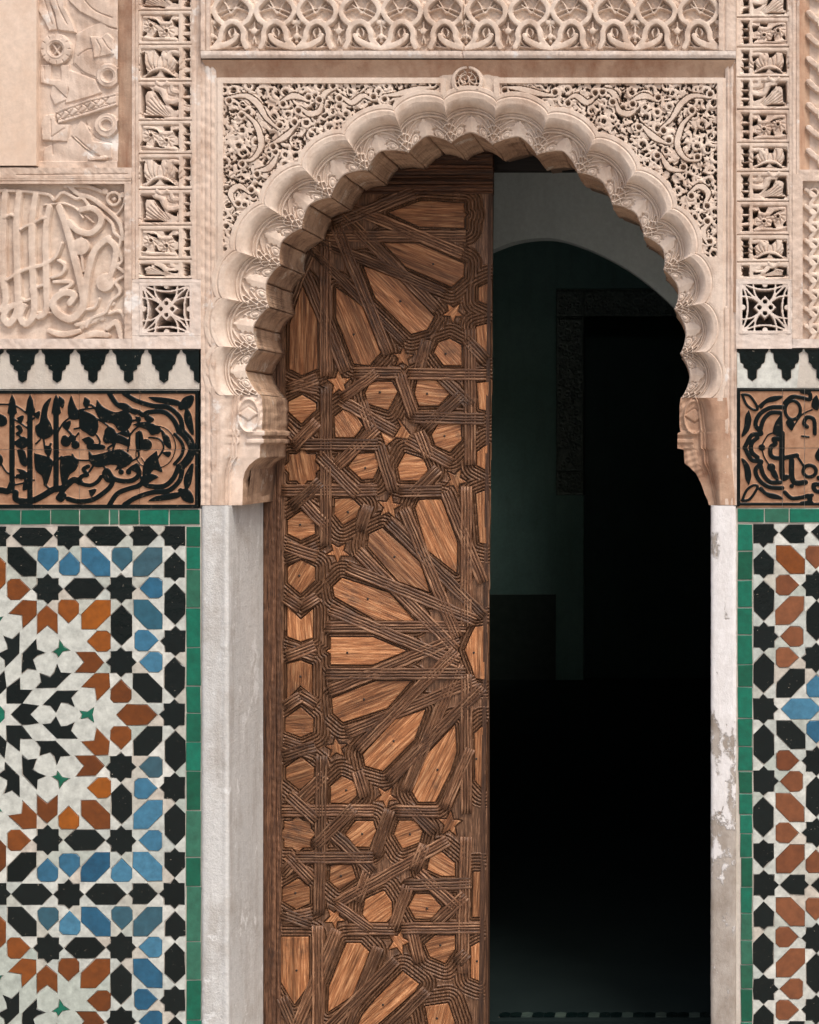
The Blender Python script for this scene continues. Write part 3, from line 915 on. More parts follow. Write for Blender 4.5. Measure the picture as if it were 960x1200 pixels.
# ================================================================== frieze above the arch
frieze = empty('carved_frieze', 'carved plaster frieze of looping bands running above the arch', 'frieze', None)
hf = HF(246, -60, 843, 61, 0.8, -9.5)
def frieze_loop(c, m):
    f = lambda pts: [(c + m * (x - 390) / 4.8, y / 4.8) for x, y in pts]
    # fine stems behind
    for pts in ([(330, -60), (370, 20), (400, 70), (430, 20), (470, -40)], [(300, 60), (360, 40), (420, 45), (480, 70)], [(345, 20), (400, 60), (460, 90)],
                [(505, 110), (512, 160), (505, 230)], [(480, 215), (512, 190), (545, 215)], [(488, 150), (505, 130), (512, 100)], [(300, 160), (270, 170), (245, 165)],
                [(272, 120), (268, 170), (280, 240)], [(320, 250), (380, 262), (440, 262)], [(345, 230), (370, 255), (420, 268)]):
        hf.stroke(f(pts), 2.1, -4.0, 1.0, 0.6)
    hf.disc(c + m * (510 - 390) / 4.8, 200 / 4.8, 3.4, -2.2, 1.0, 0.8)
    hf.disc(c + m * (270 - 390) / 4.8, 170 / 4.8, 4.0, -2.2, 1.0, 0.8)
    hf.disc(c + m * (495 - 390) / 4.8, 120 / 4.8, 3.0, -2.6, 1.0, 0.8); hf.disc(c + m * (525 - 390) / 4.8, 120 / 4.8, 3.0, -2.6, 1.0, 0.8)
    # leaf inside the horseshoe
    hf.stroke(f([(385, 150), (375, 180), (395, 205)]), 3.4, -2.4, 1.0, 0.8, taper=0.6); hf.stroke(f([(395, 150), (412, 175), (405, 205)]), 3.0, -2.8, 1.0, 0.8, taper=0.6)
    # upper ogee bands
    hf.stroke(f([(345, 140), (300, 105), (285, 60), (300, 20), (350, -25), (390, -60), (400, -120), (370, -160), (330, -190), (300, -240), (330, -290)]), 6.6, -0.4, 1.4, 0.9)
    hf.stroke(f([(438, 135), (478, 100), (498, 55), (480, 10), (440, -30), (395, -60), (380, -110), (420, -160), (460, -190), (490, -240), (460, -290)]), 6.4, -0.9, 1.4, 0.9)
    # horseshoe
    hf.stroke(f([(312, 262), (328, 225), (328, 180), (350, 138), (390, 118), (430, 138), (452, 180), (458, 220), (492, 262)]), 7.2, 0.0, 1.4, 0.9)
    hf.stroke(f([(362, 195), (380, 222), (430, 250), (505, 272)]), 8.0, 0.5, 1.4, 0.9, taper=0.35)
for i in range(-1, 12):
    frieze_loop(272 + i * 49.7, 1 if i % 2 else -1)
hf.h = np.where(hf.h < -8.6, -9.5 + 0.7 * np.sin(hf.X * 0.7) * np.sin(hf.Y * 0.8), hf.h)
hf.line([(541, -60), (545, -20), (542, 20), (545, 40), (543, 62)], 1.0, 4, False)
hf.wear(0.45, 8, 2)
hf.build('relief', 'plaster', frieze, -0.012)
for (x0, y0, x1, y1, nm) in ((236, 60, 862.5, 68, 'ledge'), (236, -60, 246.5, 59.6, 'border'), (842.5, -60, 862.5, 59.6, 'border')):
    h2 = HF(x0, y0, x1, y1, 1.1, 2.5)
    h2.wear(0.8, 6, int(x0))
    if nm == 'ledge':
        h2.h += -2.0 * np.clip((h2.Y - 65) / 3, 0, 1)
        h2.line([(541, 58), (543, 70)], 1.2, 3, False)
    else:
        xm = x0 + (x1 - x0) * (0.5 if x0 < 500 else 0.35)
        h2.line([(xm, -60), (xm, 60)], 1.2, 2.0, False)
    h2.build(nm, 'plaster_pale' if nm == 'ledge' else 'plaster_frame', frieze, -0.012, edge=22)

# ================================================================== pierced vertical borders
def motif(hf, kind, x0, y0, x1, y1, mx):
    """one square of the border; mx mirrors it"""
    wv, hv = x1 - x0, y1 - y0
    def f(pts): return [((x0 + wv * (x if mx > 0 else 1 - x)), y0 + hv * y) for x, y in pts]
    r = random.Random(int(x0 * 7 + y0 * 13))
    J = lambda p: (p[0] + r.uniform(-.03, .03), p[1] + r.uniform(-.03, .03))
    hf.poly([(x0, y0), (x1, y0), (x1, y1), (x0, y1)], -1.6, 0.6, mode='set')
    hf.line(f([(0, 0), (1, 0), (1, 1), (0, 1), (0, 0)]), 1.1, 1.5, False)
    def cut(P_):
        P_ = f([J(p) for p in P_])
        if abs(area(P_)) < 1: return
        hf.poly(P_, -28, 0.7, mode='set')
    def fan(c, a0, a1, n, l0, l1, bend):
        for i in range(n + 1):
            a_ = a0 + (a1 - a0) * i / n; b_ = a_ + bend
            p = [(c[0] + l0 * math.cos(a_), c[1] + l0 * math.sin(a_)), (c[0] + (l0 + l1) / 2 * math.cos((a_ + b_) / 2), c[1] + (l0 + l1) / 2 * math.sin((a_ + b_) / 2)), (c[0] + l1 * math.cos(b_), c[1] + l1 * math.sin(b_))]
            hf.line(f(p), 1.15, 1.7)
    if kind == 0:
        hf.stroke(f([(0.10, 0.5), (0.30, 0.28), (0.5, 0.5), (0.72, 0.30), (0.92, 0.5)]), 13, -0.3, 2, 0.8)
        fan((0.46, 0.95), -2.9, -1.75, 5, 0.25, 0.85, 0.25); fan((0.54, 0.95), -1.39, -0.25, 5, 0.25, 0.85, -0.25)
        hf.stroke(f([(0.14, 0.95), (0.32, 0.74), (0.5, 0.68), (0.68, 0.74), (0.88, 0.95)]), 2.8, 0.3, 0.9)
        hf.stroke(f([(0.68, 0.30), (0.80, 0.10), (0.98, 0.12)]), 4.2, 0.3, 0.9, 0.8)
        for P_ in ([(.0, .12), (.10, .08), (.07, .5), (.13, .85), (.0, .92)], [(.14, .99), (.32, .80), (.47, .78), (.40, .92)], [(.55, .78), (.70, .80), (.90, .99), (.62, .93)],
                   [(.34, .02), (.56, .04), (.50, .24), (.44, .22)], [(.86, .22), (1, .22), (1, .44)], [(.93, .5), (1, .5), (1, .85), (.9, .74)]): cut(P_)
    elif kind == 1:
        hf.stroke(f([(0.12, 0.25), (0.30, 0.55), (0.62, 0.80), (0.9, 0.86)]), 11, -0.3, 2, 0.8)
        fan((1.05, 1.25), -2.95, -2.25, 7, 0.45, 1.15, 0.12)
        hf.stroke(f([(0.40, 0.06), (0.58, 0.16), (0.66, 0.46), (0.84, 0.52), (1.0, 0.46)]), 5.2, 0.2, 0.9, 0.6)
        hf.line(f([(0.68, 0.06), (0.72, 0.26), (0.90, 0.32)]), 1.2, 1.8); hf.stroke(f([(0.82, 0.02), (0.86, 0.16), (1.0, 0.18)]), 4.4, 0.0, 0.9)
        for P_ in ([(.0, .02), (.24, .02), (.30, .16), (.16, .18), (.09, .34), (.10, .80), (.0, .9)], [(.34, .14), (.46, .18), (.54, .42), (.62, .62), (.46, .44)],
                   [(.74, .62), (.98, .58), (.98, .78), (.86, .76)], [(.08, .92), (.5, .93), (.62, 1.0), (.08, 1.0)]): cut(P_)
    else:
        for (u, v) in ((0.26, 0.40), (0.68, 0.60)):
            c = f([(u, v)])[0]
            hf.disc(c[0], c[1], 8.5, -0.3, 0.9, 0.8)
            for i in range(9):
                a_ = i * 0.7 + u; hf.line([(c[0] + 3.4 * math.cos(a_), c[1] + 3.4 * math.sin(a_)), (c[0] + 8.5 * math.cos(a_ + .3), c[1] + 8.5 * math.sin(a_ + .3))], 1.1, 1.7, False)
            hf.disc(c[0], c[1], 3.4, 0.8, 0.9)
        hf.stroke(f([(0.08, 0.08), (0.34, 0.12), (0.52, 0.30), (0.80, 0.30), (0.98, 0.12)]), 3.2, 0.3, 0.9)
        hf.stroke(f([(0.04, 0.84), (0.30, 0.92), (0.6, 0.9), (0.96, 0.96)]), 3.0, 0.1, 0.9)
        for P_ in ([(.14, .14), (.40, .20), (.46, .34), (.30, .20)], [(.58, .04), (.80, .02), (.76, .20), (.62, .20)], [(.40, .60), (.48, .82), (.62, .86), (.34, .84)],
                   [(.88, .80), (1, .76), (1, .92)], [(.04, .62), (.12, .70), (.08, .8), (0, .8)], [(.86, .20), (1, .22), (1, .46), (.90, .38)]): cut(P_)
        for (u, v, q_) in ((.26, .40, 1.7), (.68, .60, 1.6)):
            c = f([(u, v)])[0]; hf.hole(c[0], c[1], q_, -12, 0.7)

def star_grille(x0, y0, x1, y1, m, parent):
    hf = HF(x0, y0, x1, y1, 0.72, -44)
    cx, cy = (x0 + x1) / 2, (y0 + y1) / 2; hw = (x1 - x0) / 2 - 2.5; hh = (y1 - y0) / 2 - 2.5
    f = lambda pts: [(cx + x * hw, cy + y * hh) for x, y in pts]
    T = 0.0
    for (sx, sy) in ((1, 0), (-1, 0), (0, 1), (0, -1)):
        def g(pts): return f([(p[0] * sx - p[1] * sy, p[0] * sy + p[1] * sx) for p in pts])
        hf.stroke(g([(1.0, -1.0), (0.80, -0.5), (0.73, 0), (0.80, 0.5), (1.0, 1.0)]), 3.1, T, 0.7)
        hf.stroke(g([(1.0, -0.50), (0.50, -0.40), (0.05, -0.02), (-0.36, 0.46), (-0.46, 1.0)]), 2.9, T, 0.7)
        hf.stroke(g([(1.0, -1.0), (0.55, -0.62), (0.36, -0.36)]), 3.1, T, 0.7)
        hf.disc(*g([(0.93, 0.0)])[0], 3.6, T, 0.9)
    hf.poly(f([(0, -0.5), (0.5, 0), (0, 0.5), (-0.5, 0)]), T, 0.9)
    for a in range(4):
        q = f([(0.24 * math.cos(a * math.pi / 2), 0.24 * math.sin(a * math.pi / 2))])[0]
        hf.hole(q[0], q[1], 2.0, -40)
    for (a, b) in (((-1.04, -1.04), (1.04, -1.04)), ((1.04, -1.04), (1.04, 1.04)), ((1.04, 1.04), (-1.04, 1.04)), ((-1.04, 1.04), (-1.04, -1.04))):
        hf.stroke(f([a, b]), 5.4, 0.6, 0.8, smooth=False)
    hf.wear(0.35, 6, int(x0))
    return hf.build('star_grille', m, parent, -0.002, edge=16)

strips = []
for side in (-1, 1):
    if side < 0:
        X0, X1 = 155.0, 235.6
        ce = (165.5, 208.5); mini = (215.0, 222.5); grille = (163.5, 331, 226, 393)
        bars = [-20, 11, 51, 94, 140, 179, 221, 263, 303, 326]
        lab = 'tall pierced plaster border with leaf squares, left of the arch'
    else:
        X0, X1 = 862.8, 928.5
        ce = (883, 922); mini = (869.5, 878.0); grille = (866.5, 329, 927, 391)
        bars = [-18, 19, 54, 89, 127, 166, 200, 235, 274, 306, 327]
        lab = 'tall pierced plaster border with leaf squares, right of the arch'
    st = empty('carved_border', lab, 'carved border', None, 'pierced plaster borders beside the arch')
    strips.append(st)
    prev = -60
    allb = [prev] + bars
    for i in range(len(allb) - 1):
        y0, y1 = allb[i], allb[i + 1]
        if y1 - y0 < 12: continue
        hf = HF(X0 + 7.5 if side < 0 else X0 + 1, y0 + 0.15, X1 - 10.5 if side < 0 else X1 - 3.5, y1 - 0.15, 0.8, 0.0)
        motif(hf, i % 3 if y1 - y0 > 26 else 1, ce[0], y0 + 6.5, ce[1], y1 - 3.2, -side)
        # side notches
        a, b = mini
        r_ = random.Random(i * 31 + side)
        hf.poly([(a - 1, y0 + 5), (b, y0 + 5), (b, y1 - 3), (a - 1, y1 - 3)], -1.8, 0.6, mode='set')
        ym = (y0 + y1) / 2
        for q0, q1 in ((y0 + 6, y0 + 6 + (y1 - y0) * 0.22), (ym - 2, ym + 5), (y1 - 10, y1 - 4)):
            hf.poly([(a + r_.uniform(-1, 2), q0 + r_.uniform(-1, 1)), (b, q0), (b - r_.uniform(0, 2), (q0 + q1) / 2), (b, q1), (a + r_.uniform(0, 3), q1 + r_.uniform(-1, 1)), (a + 2.5, (q0 + q1) / 2)], -28, 0.7, mode='set')
        for q in range(4):
            yy = y0 + 7 + (y1 - y0 - 12) * q / 3 + r_.uniform(-1, 1); hf.line([(a, yy), (b, yy + r_.uniform(-2, 2))], 1.0, 1.3, False)
        # seam lines of the bars
        hf.line([(hf.b[0], y0 + 1.2), (hf.b[2], y0 + 0.8)], 1.0, 2.2, False)
        if i % 3 == 1: hf.stroke([(ce[0] + 18, y0 + 2), (ce[0] + 24, y0 + 6), (ce[0] + 30, y0 + 2)], 3, 0.9, 0.9)
        hf.wear(0.45, 7, i + side)
        hf.build('carved_square', 'plaster' if (i + side) % 3 else 'plaster_frame', st, 0.0, edge=16)
    # plain long strips on both sides
    for (a, b) in (((X0, X0 + 7.4), (X1 - 10.4, X1)) if side < 0 else ((X0, X0 + 0.9), (X1 - 3.4, X1))):
        h2 = HF(a, -60, b, 327, 1.0, 0.8)
        h2.wear(0.5, 5, int(a))
        if b - a > 5:
            h2.line([(a + (b - a) * 0.45, -60), (a + (b - a) * 0.45, 327)], 0.9, 1.6, False)
        h2.build('border_edge', 'plaster_frame', st, 0.0, edge=18)
    star_grille(*grille, 'plaster_pale', st)
    fx0, fx1 = X0, X1
    for (a, b, c, d) in ((fx0, 327.2, fx1, grille[1] - 0.2), (fx0, grille[1], grille[0] - 0.2, grille[3]), (grille[2] + 0.2, grille[1], fx1, grille[3]), (fx0, grille[3] + 0.2, fx1, 408.6)):
        h2 = HF(a, b, c, d, 1.0, 0.9); h2.wear(0.6, 6, int(a + b))
        h2.build('grille_surround', 'plaster_pale', st, 0.0, edge=18)

# ================================================================== carved side panels
def panel_frame(x0, y0, x1, y1, wd, parent, m='plaster_frame', d=0.0, lift=2.0):
    for (a, b, c, e) in ((x0, y0, x1, y0 + wd), (x0, y1 - wd, x1, y1), (x0, y0 + wd + .1, x0 + wd, y1 - wd - .1), (x1 - wd, y0 + wd + .1, x1, y1 - wd - .1)):
        h2 = HF(a, b, c, e, 1.0, lift); h2.wear(0.6, 6, int(a + e))
        if (c - a) > (e - b): h2.line([(a, (b + e) / 2), (c, (b + e) / 2)], 1.0, 1.5, False)
        else: h2.line([((a + c) / 2, b), ((a + c) / 2, e)], 1.0, 1.5, False)
        h2.build('panel_frame', m, parent, d, edge=18)

# upper left: large script relief set back behind a sloping edge
p1 = empty('carved_relief', 'worn deeply carved plaster panel with a ringed knot, above the inscription at upper left', 'carved relief', None, 'carved plaster reliefs at the sides')
hf = HF(43, -60, 137, 196, 0.8, -9)
def q4(pts): return sc(pts, 4, 0, 0)
hf.h[:] = -5
for P_, tp in (([(170, -240), (200, -240), (235, 20), (262, 135), (225, 140), (200, 90), (172, 40)], -2.2), ([(215, -240), (290, -240), (300, 30), (330, 90), (352, 150), (268, 138), (255, 60), (232, 10)], -1.2),
               ([(300, -240), (560, -240), (545, 130), (500, 118), (440, 88), (372, 52), (318, 0)], -2.6), ([(352, 158), (400, 128), (470, 100), (505, 126), (560, 140), (560, 300), (445, 365), (380, 338), (336, 292), (345, 240)], -3.2),
               ([(420, 168), (470, 172), (500, 152), (530, 180), (530, 250), (438, 270), (432, 225)], -1.0), ([(185, 300), (235, 300), (232, 372), (282, 372), (278, 300), (320, 300), (322, 360), (308, 455), (250, 400), (185, 385)], -2.4),
               ([(310, 320), (440, 370), (470, 430), (420, 450), (300, 482), (318, 420)], -2.8), ([(256, 520), (330, 492), (420, 462), (545, 432), (545, 492), (400, 540), (270, 577)], -0.6),
               ([(240, 390), (310, 462), (250, 490), (228, 440)], -3.4), ([(205, 540), (248, 530), (262, 580), (325, 582), (310, 662), (195, 655), (188, 580)], -1.5),
               ([(330, 632), (372, 560), (420, 600), (430, 660), (520, 674), (520, 740), (470, 735), (390, 690)], -2.6), ([(200, 690), (330, 640), (440, 740), (410, 790), (190, 790)], -3.6)):
    hf.poly(q4(P_), tp, 0.9)
for pts in ([(225, -200), (262, 0), (310, 110)], [(180, -100), (210, 20), (240, 110)], [(330, -100), (420, 30), (520, 80)], [(450, 185), (470, 225), (462, 262)], [(478, 180), (500, 215), (520, 235)],
            [(200, 310), (205, 370)], [(262, 565), (400, 525), (540, 480)], [(262, 532), (400, 482), (545, 445)], [(235, 560), (240, 720)], [(395, 575), (440, 640), (515, 665)], [(350, 640), (400, 685), (460, 728)],
            [(345, 295), (385, 335), (440, 358)], [(360, 260), (400, 230), (425, 225)], [(240, 640), (300, 600)]):
    hf.line(q4(pts), 1.1, 1.5)
hf.stroke(q4([(420, 745), (490, 738)]), 4, 0.0, 1)
hf.ring(65, 57, 13, 11, -0.6, edge=0.8, rnd_=0.3); hf.ring(65, 57, 10.5, 1.2, 0.2, edge=0.7); hf.hole(65, 57, 7.2, -6); hf.stroke(q4([(240, 200), (280, 260)]), 2.5, -2, 1)
hf.stroke(q4([(285, 205), (240, 265)]), 2.5, -2, 1)
hf.ring(126, 88, 10, 8, -1.2, edge=0.8); hf.ring(126, 88, 9, 1.2, -0.5, edge=0.7); hf.hole(126, 90, 5, -6); hf.ring(124, 146, 10, 8, -1.0, edge=0.8); hf.ring(124, 145, 8.5, 1.2, -0.3, edge=0.7)
for i in range(6):
    c = q4([(275 + i * 42, 545 - i * 14)])[0]; hf.line([(c[0] - 4, c[1] + 5), (c[0] + 1, c[1] + 1), (c[0] + 5, c[1] - 5)], 1.1, 2.2); hf.line([(c[0] - 3, c[1] - 4), (c[0] + 1, c[1] - 1)], 1.0, 1.8, False); hf.line([(c[0] + 2, c[1] + 2), (c[0] + 6, c[1] + 3)], 1.0, 1.8, False)
for i in range(12):
    a = i * 0.52; c = (65 + 14.5 * math.cos(a), 57 + 14.5 * math.sin(a)); hf.line([c, (c[0] + 4 * math.cos(a), c[1] + 4 * math.sin(a))], 0.8, 1.4, False)
hf.h[:, :] = np.where(hf.Y > 188, np.maximum(hf.h, -2 + 0.8 * np.sin(hf.X / 4)), hf.h)
hf.wear(0.9, 9, 31)
hf.build('relief', 'plaster_frame', p1, 0.004)
pb = HF(-60, -60, 43, 194, 2.0, 1.0); pb.wear(0.35, 26, 6)
o = pb.build('plaster_block', 'plaster_smooth', None, -0.004, edge=20)
tag(o, 'smooth blank plaster block at the upper left edge beside the knotted carving', 'plaster block')
o = strip_loft('sloping_edge', ((155, -60), (155, 200)), ((133, -60), (133, 196)), 'plaster_brown', p1, 50, (0.0, 0.022), 0.0015)  # slope turned from the sun, its shade put into the brown
h2 = HF(-60, 196.5, 154.8, 209, 1.0, 1.5); h2.wear(0.9, 6, 5); h2.line([(20, 205), (150, 204)], 1.0, 1.5, False)
h2.build('ledge', 'plaster_frame', p1, 0.0, edge=18)

# lower left: tall script in a scalloped cartouche
p2 = empty('carved_relief', 'carved plaster panel of tall interlaced script, just above the stepped tiles at left', 'carved relief', None, 'carved plaster reliefs at the sides')
hf = HF(-60, 214, 146, 398, 0.7, -6)
def q2(pts): return sc(pts, 4, 0, 180)
scal = [(-120, 170), (100, 175), (220, 190), (250, 215), (290, 180), (350, 208), (385, 208), (420, 250), (480, 290), (520, 325), (532, 370), (562, 400), (552, 450), (568, 500), (548, 530), (585, 565), (540, 600), (560, 650), (520, 690), (490, 745), (430, 770), (400, 812)]
hf.stroke(q2(scal), 4.2, -1.2, 1.3, 0.6)
hf.stroke(q2([(318, 148), (360, 185), (420, 205), (470, 240), (520, 280), (560, 330), (575, 400)]), 5.5, -1.0, 1.3, 0.6)
hf.ring(132.5, 232.5, 7.5, 4, -0.5, edge=1.2, rnd_=0.6); hf.disc(122.5, 224, 4, -0.5, 1.2, 0.5); hf.disc(143, 228, 3.6, -0.5, 1.2)
hf.disc(133, 233, 2.4, -1.5, 1.2)
hf.stroke(q2([(300, 150), (400, 150), (480, 180)]), 5, -1.5, 1.3, 0.6); hf.stroke(q2([(540, 290), (575, 240), (578, 180)]), 3, -1.5, 1.2, 0.6)
for i in range(-3, 0):
    x = 20 + i * 72
    hf.stroke(q2([(x, 185), (x - 8, 440), (x - 5, 740), (x - 40, 800), (x - 60, 750)]), 8.5, -0.3, 1.4, 0.8, taper=0.2)
for pts, wd, tp in (([(22, 175), (12, 330), (10, 560), (25, 680), (0, 730), (-60, 740)], 9.0, -0.6), ([(88, 180), (75, 320), (78, 560), (80, 720), (45, 795), (15, 770), (35, 725), (90, 700)], 9.0, -0.3),
                    ([(165, 190), (148, 330), (152, 560), (158, 740), (120, 798), (92, 765), (110, 715)], 9.0, -0.2), ([(228, 250), (212, 360), (215, 600), (215, 735), (180, 765)], 8.5, -0.3),
                    ([(275, 250), (310, 350), (350, 500), (385, 650), (385, 720), (330, 775), (265, 745), (250, 690), (300, 650), (345, 665), (325, 700)], 9.5, 0.0),
                    ([(200, 240), (290, 232), (350, 255), (385, 300)], 2.8, -1.6), ([(378, 262), (430, 255), (470, 290), (465, 335), (420, 372), (360, 360), (320, 320)], 8.0, 0.0),
                    ([(378, 390), (380, 480), (388, 550)], 4.0, -1.4), ([(505, 395), (445, 450), (410, 560), (395, 690)], 9.0, -0.2), ([(500, 398), (540, 440), (535, 510), (510, 590)], 8.0, -0.1),
                    ([(30, 590), (110, 545), (200, 520), (260, 480), (285, 420)], 5.0, 0.2), ([(20, 300), (45, 285), (60, 290)], 4, 0.2), ([(95, 355), (115, 340), (150, 330)], 4, 0.2), ([(165, 320), (190, 305), (215, 300)], 4, 0.2),
                    ([(240, 580), (290, 560), (300, 520), (270, 500)], 5, -0.6), ([(250, 600), (320, 600), (330, 615), (280, 640)], 5, -0.6), ([(140, 635), (180, 622), (215, 610)], 4, -0.4),
                    ([(160, 745), (250, 745)], 3, -1.4), ([(225, 830), (290, 848), (365, 832)], 7, -0.6), ([(350, 872), (430, 845), (500, 850)], 8, -0.8), ([(500, 820), (540, 790), (560, 840), (565, 870)], 7, -0.4),
                    ([(510, 750), (560, 740), (590, 800)], 4, -1), ([(90, 670), (110, 690), (140, 680)], 4, -1), ([(460, 680), (440, 720), (400, 730)], 4, -1), ([(350, 800), (420, 790), (480, 750)], 6, -2.5)):
    hf.stroke(q2(pts), wd, tp, 1.4, 0.8, taper=0.15)
hf.disc(94, 288.5, 10.5, 0.0, 1.3, 0.8); hf.disc(122.5, 331, 11, 0.0, 1.3, 0.8)
hf.hole(104, 256, 4.2, -6.5, 1.2); hf.stroke(q2([(395, 290), (430, 320)]), 2.4, -3, 1)
for (x, y) in ((410, 790), (440, 780), (470, 770), (500, 740), (520, 700), (380, 810)):
    hf.disc(x / 4, 180 + y / 4, 4, -3, 1.2, 0.8)
hf.wear(0.6, 9, 41)
hf.build('relief', 'plaster', p2, 0.004)
panel_frame(-60, 209.3, 154.8, 215.5, 5.9, p2)
for (a, b, c, e) in ((-60, 397, 154.8, 408.6), (146.5, 215.8, 154.8, 396.8)):
    h2 = HF(a, b, c, e, 1.0, 1.8); h2.wear(0.8, 6, int(a)); h2.build('panel_frame', 'plaster_pale' if a < 0 else 'plaster_frame', p2, 0.0, edge=18)

# right side panels, seen only at their edge
p3 = empty('carved_relief', 'recessed carved plaster panel cut by the upper right edge of the picture', 'carved relief', None, 'carved plaster reliefs at the sides')
hf = HF(945, -60, 1020, 198, 1.0, -7)
for i in range(9):
    y = -40 + i * 27
    hf.stroke([(948, y), (962, y + 10), (975, y - 4), (1000, y + 12), (1018, y)], 7, -1.0, 1.5, 0.8); hf.ring(968 + 14 * (i % 2), y + 12, 8, 5, -0.5, edge=1.3, rnd_=0.6)
hf.wear(0.9, 9, 12); hf.build('relief', 'plaster_frame', p3, 0.004)
strip_loft('sloping_edge', ((937, -60), (937, 205)), ((949, -60), (949, 198)), 'plaster_brown', p3, 50, (0.0, 0.02), 0.0012)
for (a, b, c, e) in ((928.7, -60, 937, 204), (937.2, 199, 1020, 212)):
    h2 = HF(a, b, c, e, 1.0, 1.2); h2.wear(0.7, 6, int(a)); h2.line([(932.5, -60), (932.5, 204)], 0.9, 1.6, False); h2.build('panel_frame', 'plaster_frame', p3, 0.0, edge=18)
p4 = empty('carved_relief', 'carved plaster scroll panel at the right edge above the stepped tiles', 'carved relief', None, 'carved plaster reliefs at the sides')
hf = HF(941, 212.3, 1020, 397, 1.0, -6)
rr = random.Random(9)
for i in range(9):
    y = 222 + i * 20
    hf.stroke([(945, y), (955, y + 8), (950, y + 18), (962, y + 20)], 5.5, -0.6, 1.4, 0.8)
    hf.stroke([(965, y), (980, y + 14), (972, y + 26), (1000, y + 10), (1016, y + 16)], 6.5, -0.4, 1.4, 0.8)
    hf.ring(954, y + 4, 5, 3, -0.2, edge=1.2, rnd_=0.5)
hf.wear(0.6, 9, 15); hf.build('relief', 'plaster', p4, 0.004)
for (a, b, c, e) in ((928.7, 204.3, 940.8, 397), (928.7, 397.3, 1020, 407.6)):
    h2 = HF(a, b, c, e, 1.0, 1.4); h2.wear(0.7, 6, int(b)); h2.build('panel_frame', 'plaster_pale' if b > 300 else 'plaster_frame', p4, 0.0, edge=18)

# ================================================================== stepped merlon tiles
TD = 0.004     # depth of the tiled surfaces
def merlon(cx, y0, y1):
    h = (y1 - y0) / 40
    half = [(19.5, 0), (18.5, 3.5), (15.2, 6.5), (14.8, 12), (14.0, 17), (10.5, 19.5), (10.2, 23.5), (5.8, 26), (5.4, 36), (0, 40)]
    j = lambda: rnd.uniform(-0.5, 0.5)
    return [(cx - x + j(), y0 + y * h + j() * .6) for x, y in half] + [(cx + x + j(), y0 + y * h + j() * .6) for x, y in half[-2::-1]]
def cdt_fill(parent, colored, rect, d0, d1, name, mats, minarea=3, grow=0.45):
    """pale pieces that fill the gaps between the coloured ones"""
    V, F = [], []
    x0, y0, x1, y1 = rect
    V += [(x0, y0), (x1, y0), (x1, y1), (x0, y1)]
    E = [(0, 1), (1, 2), (2, 3), (3, 0)]
    for p in colored:
        g = clip(offset(p, grow), x0, y0, x1, y1)
        g = [q for i, q in enumerate(g) if math.hypot(q[0] - g[i - 1][0], q[1] - g[i - 1][1]) > 0.05]
        if len(g) < 3: continue
        if area(g) < 0: g = g[::-1]
        b = len(V); V += g; F.append(list(range(b, b + len(g))))
    vs, es, fs, ov, oe, of = delaunay_2d_cdt([Vector(v) for v in V], E, F, 0, 1e-4, True)
    free = [i for i, o in enumerate(of) if not o]
    emap = {}
    for i in free:
        f = fs[i]
        for k in range(3):
            emap.setdefault(tuple(sorted((f[k], f[(k + 1) % 3]))), []).append(i)
    seen = set(); comps = []
    adj = {i: [] for i in free}
    for e, l in emap.items():
        if len(l) == 2:
            # a joint where the passage between two tips is very narrow
            a, b = vs[e[0]], vs[e[1]]
            if (a - b).length > 2.6: adj[l[0]].append(l[1]); adj[l[1]].append(l[0])
            else: pass
    for i in free:
        if i in seen: continue
        st_, comp = [i], []
        seen.add(i)
        while st_:
            c = st_.pop(); comp.append(c)
            for n in adj[c]:
                if n not in seen: seen.add(n); st_.append(n)
        comps.append(comp)
    out = 0
    for comp in comps:
        ar = 0
        cs = set(comp); cnt = {}
        for c in comp:
            f = fs[c]; a, b, e = vs[f[0]], vs[f[1]], vs[f[2]]
            ar += abs((b - a).cross(e - a)) / 2
            for k in range(3):
                cnt.setdefault(tuple(sorted((f[k], f[(k + 1) % 3]))), []).append((f[k], f[(k + 1) % 3]))
        if ar < minarea: continue
        loc = {}; vv = []; ff = []
        tx, ty = rnd.gauss(0, .012), rnd.gauss(0, .012)
        cx = vs[fs[comp[0]][0]]
        def gv(i):
            if i not in loc:
                loc[i] = len(vv); q = W(vs[i].x, vs[i].y, d0)
                vv.append((q[0], d0 + ((vs[i].x - cx.x) * tx + (vs[i].y - cx.y) * ty) * S, q[2]))
            return loc[i]
        for c in comp:
            f = fs[c]; a, b, e = vs[f[0]], vs[f[1]], vs[f[2]]
            t3 = [gv(q) for q in f]
            ff.append(t3 if (b - a).cross(e - a) < 0 else t3[::-1])
        for e, l in cnt.items():
            if len(l) == 1:
                a, b = gv(l[0][0]), gv(l[0][1])
                for_ = len(vv)
                qa, qb = vv[a], vv[b]
                vv.append((qa[0], d1, qa[2])); vv.append((qb[0], d1, qb[2]))
                ff.append((a, b, for_ + 1, for_))
        mesh_pd(name, vv, ff, mats[rnd.randrange(len(mats))], parent); out += 1
    return out

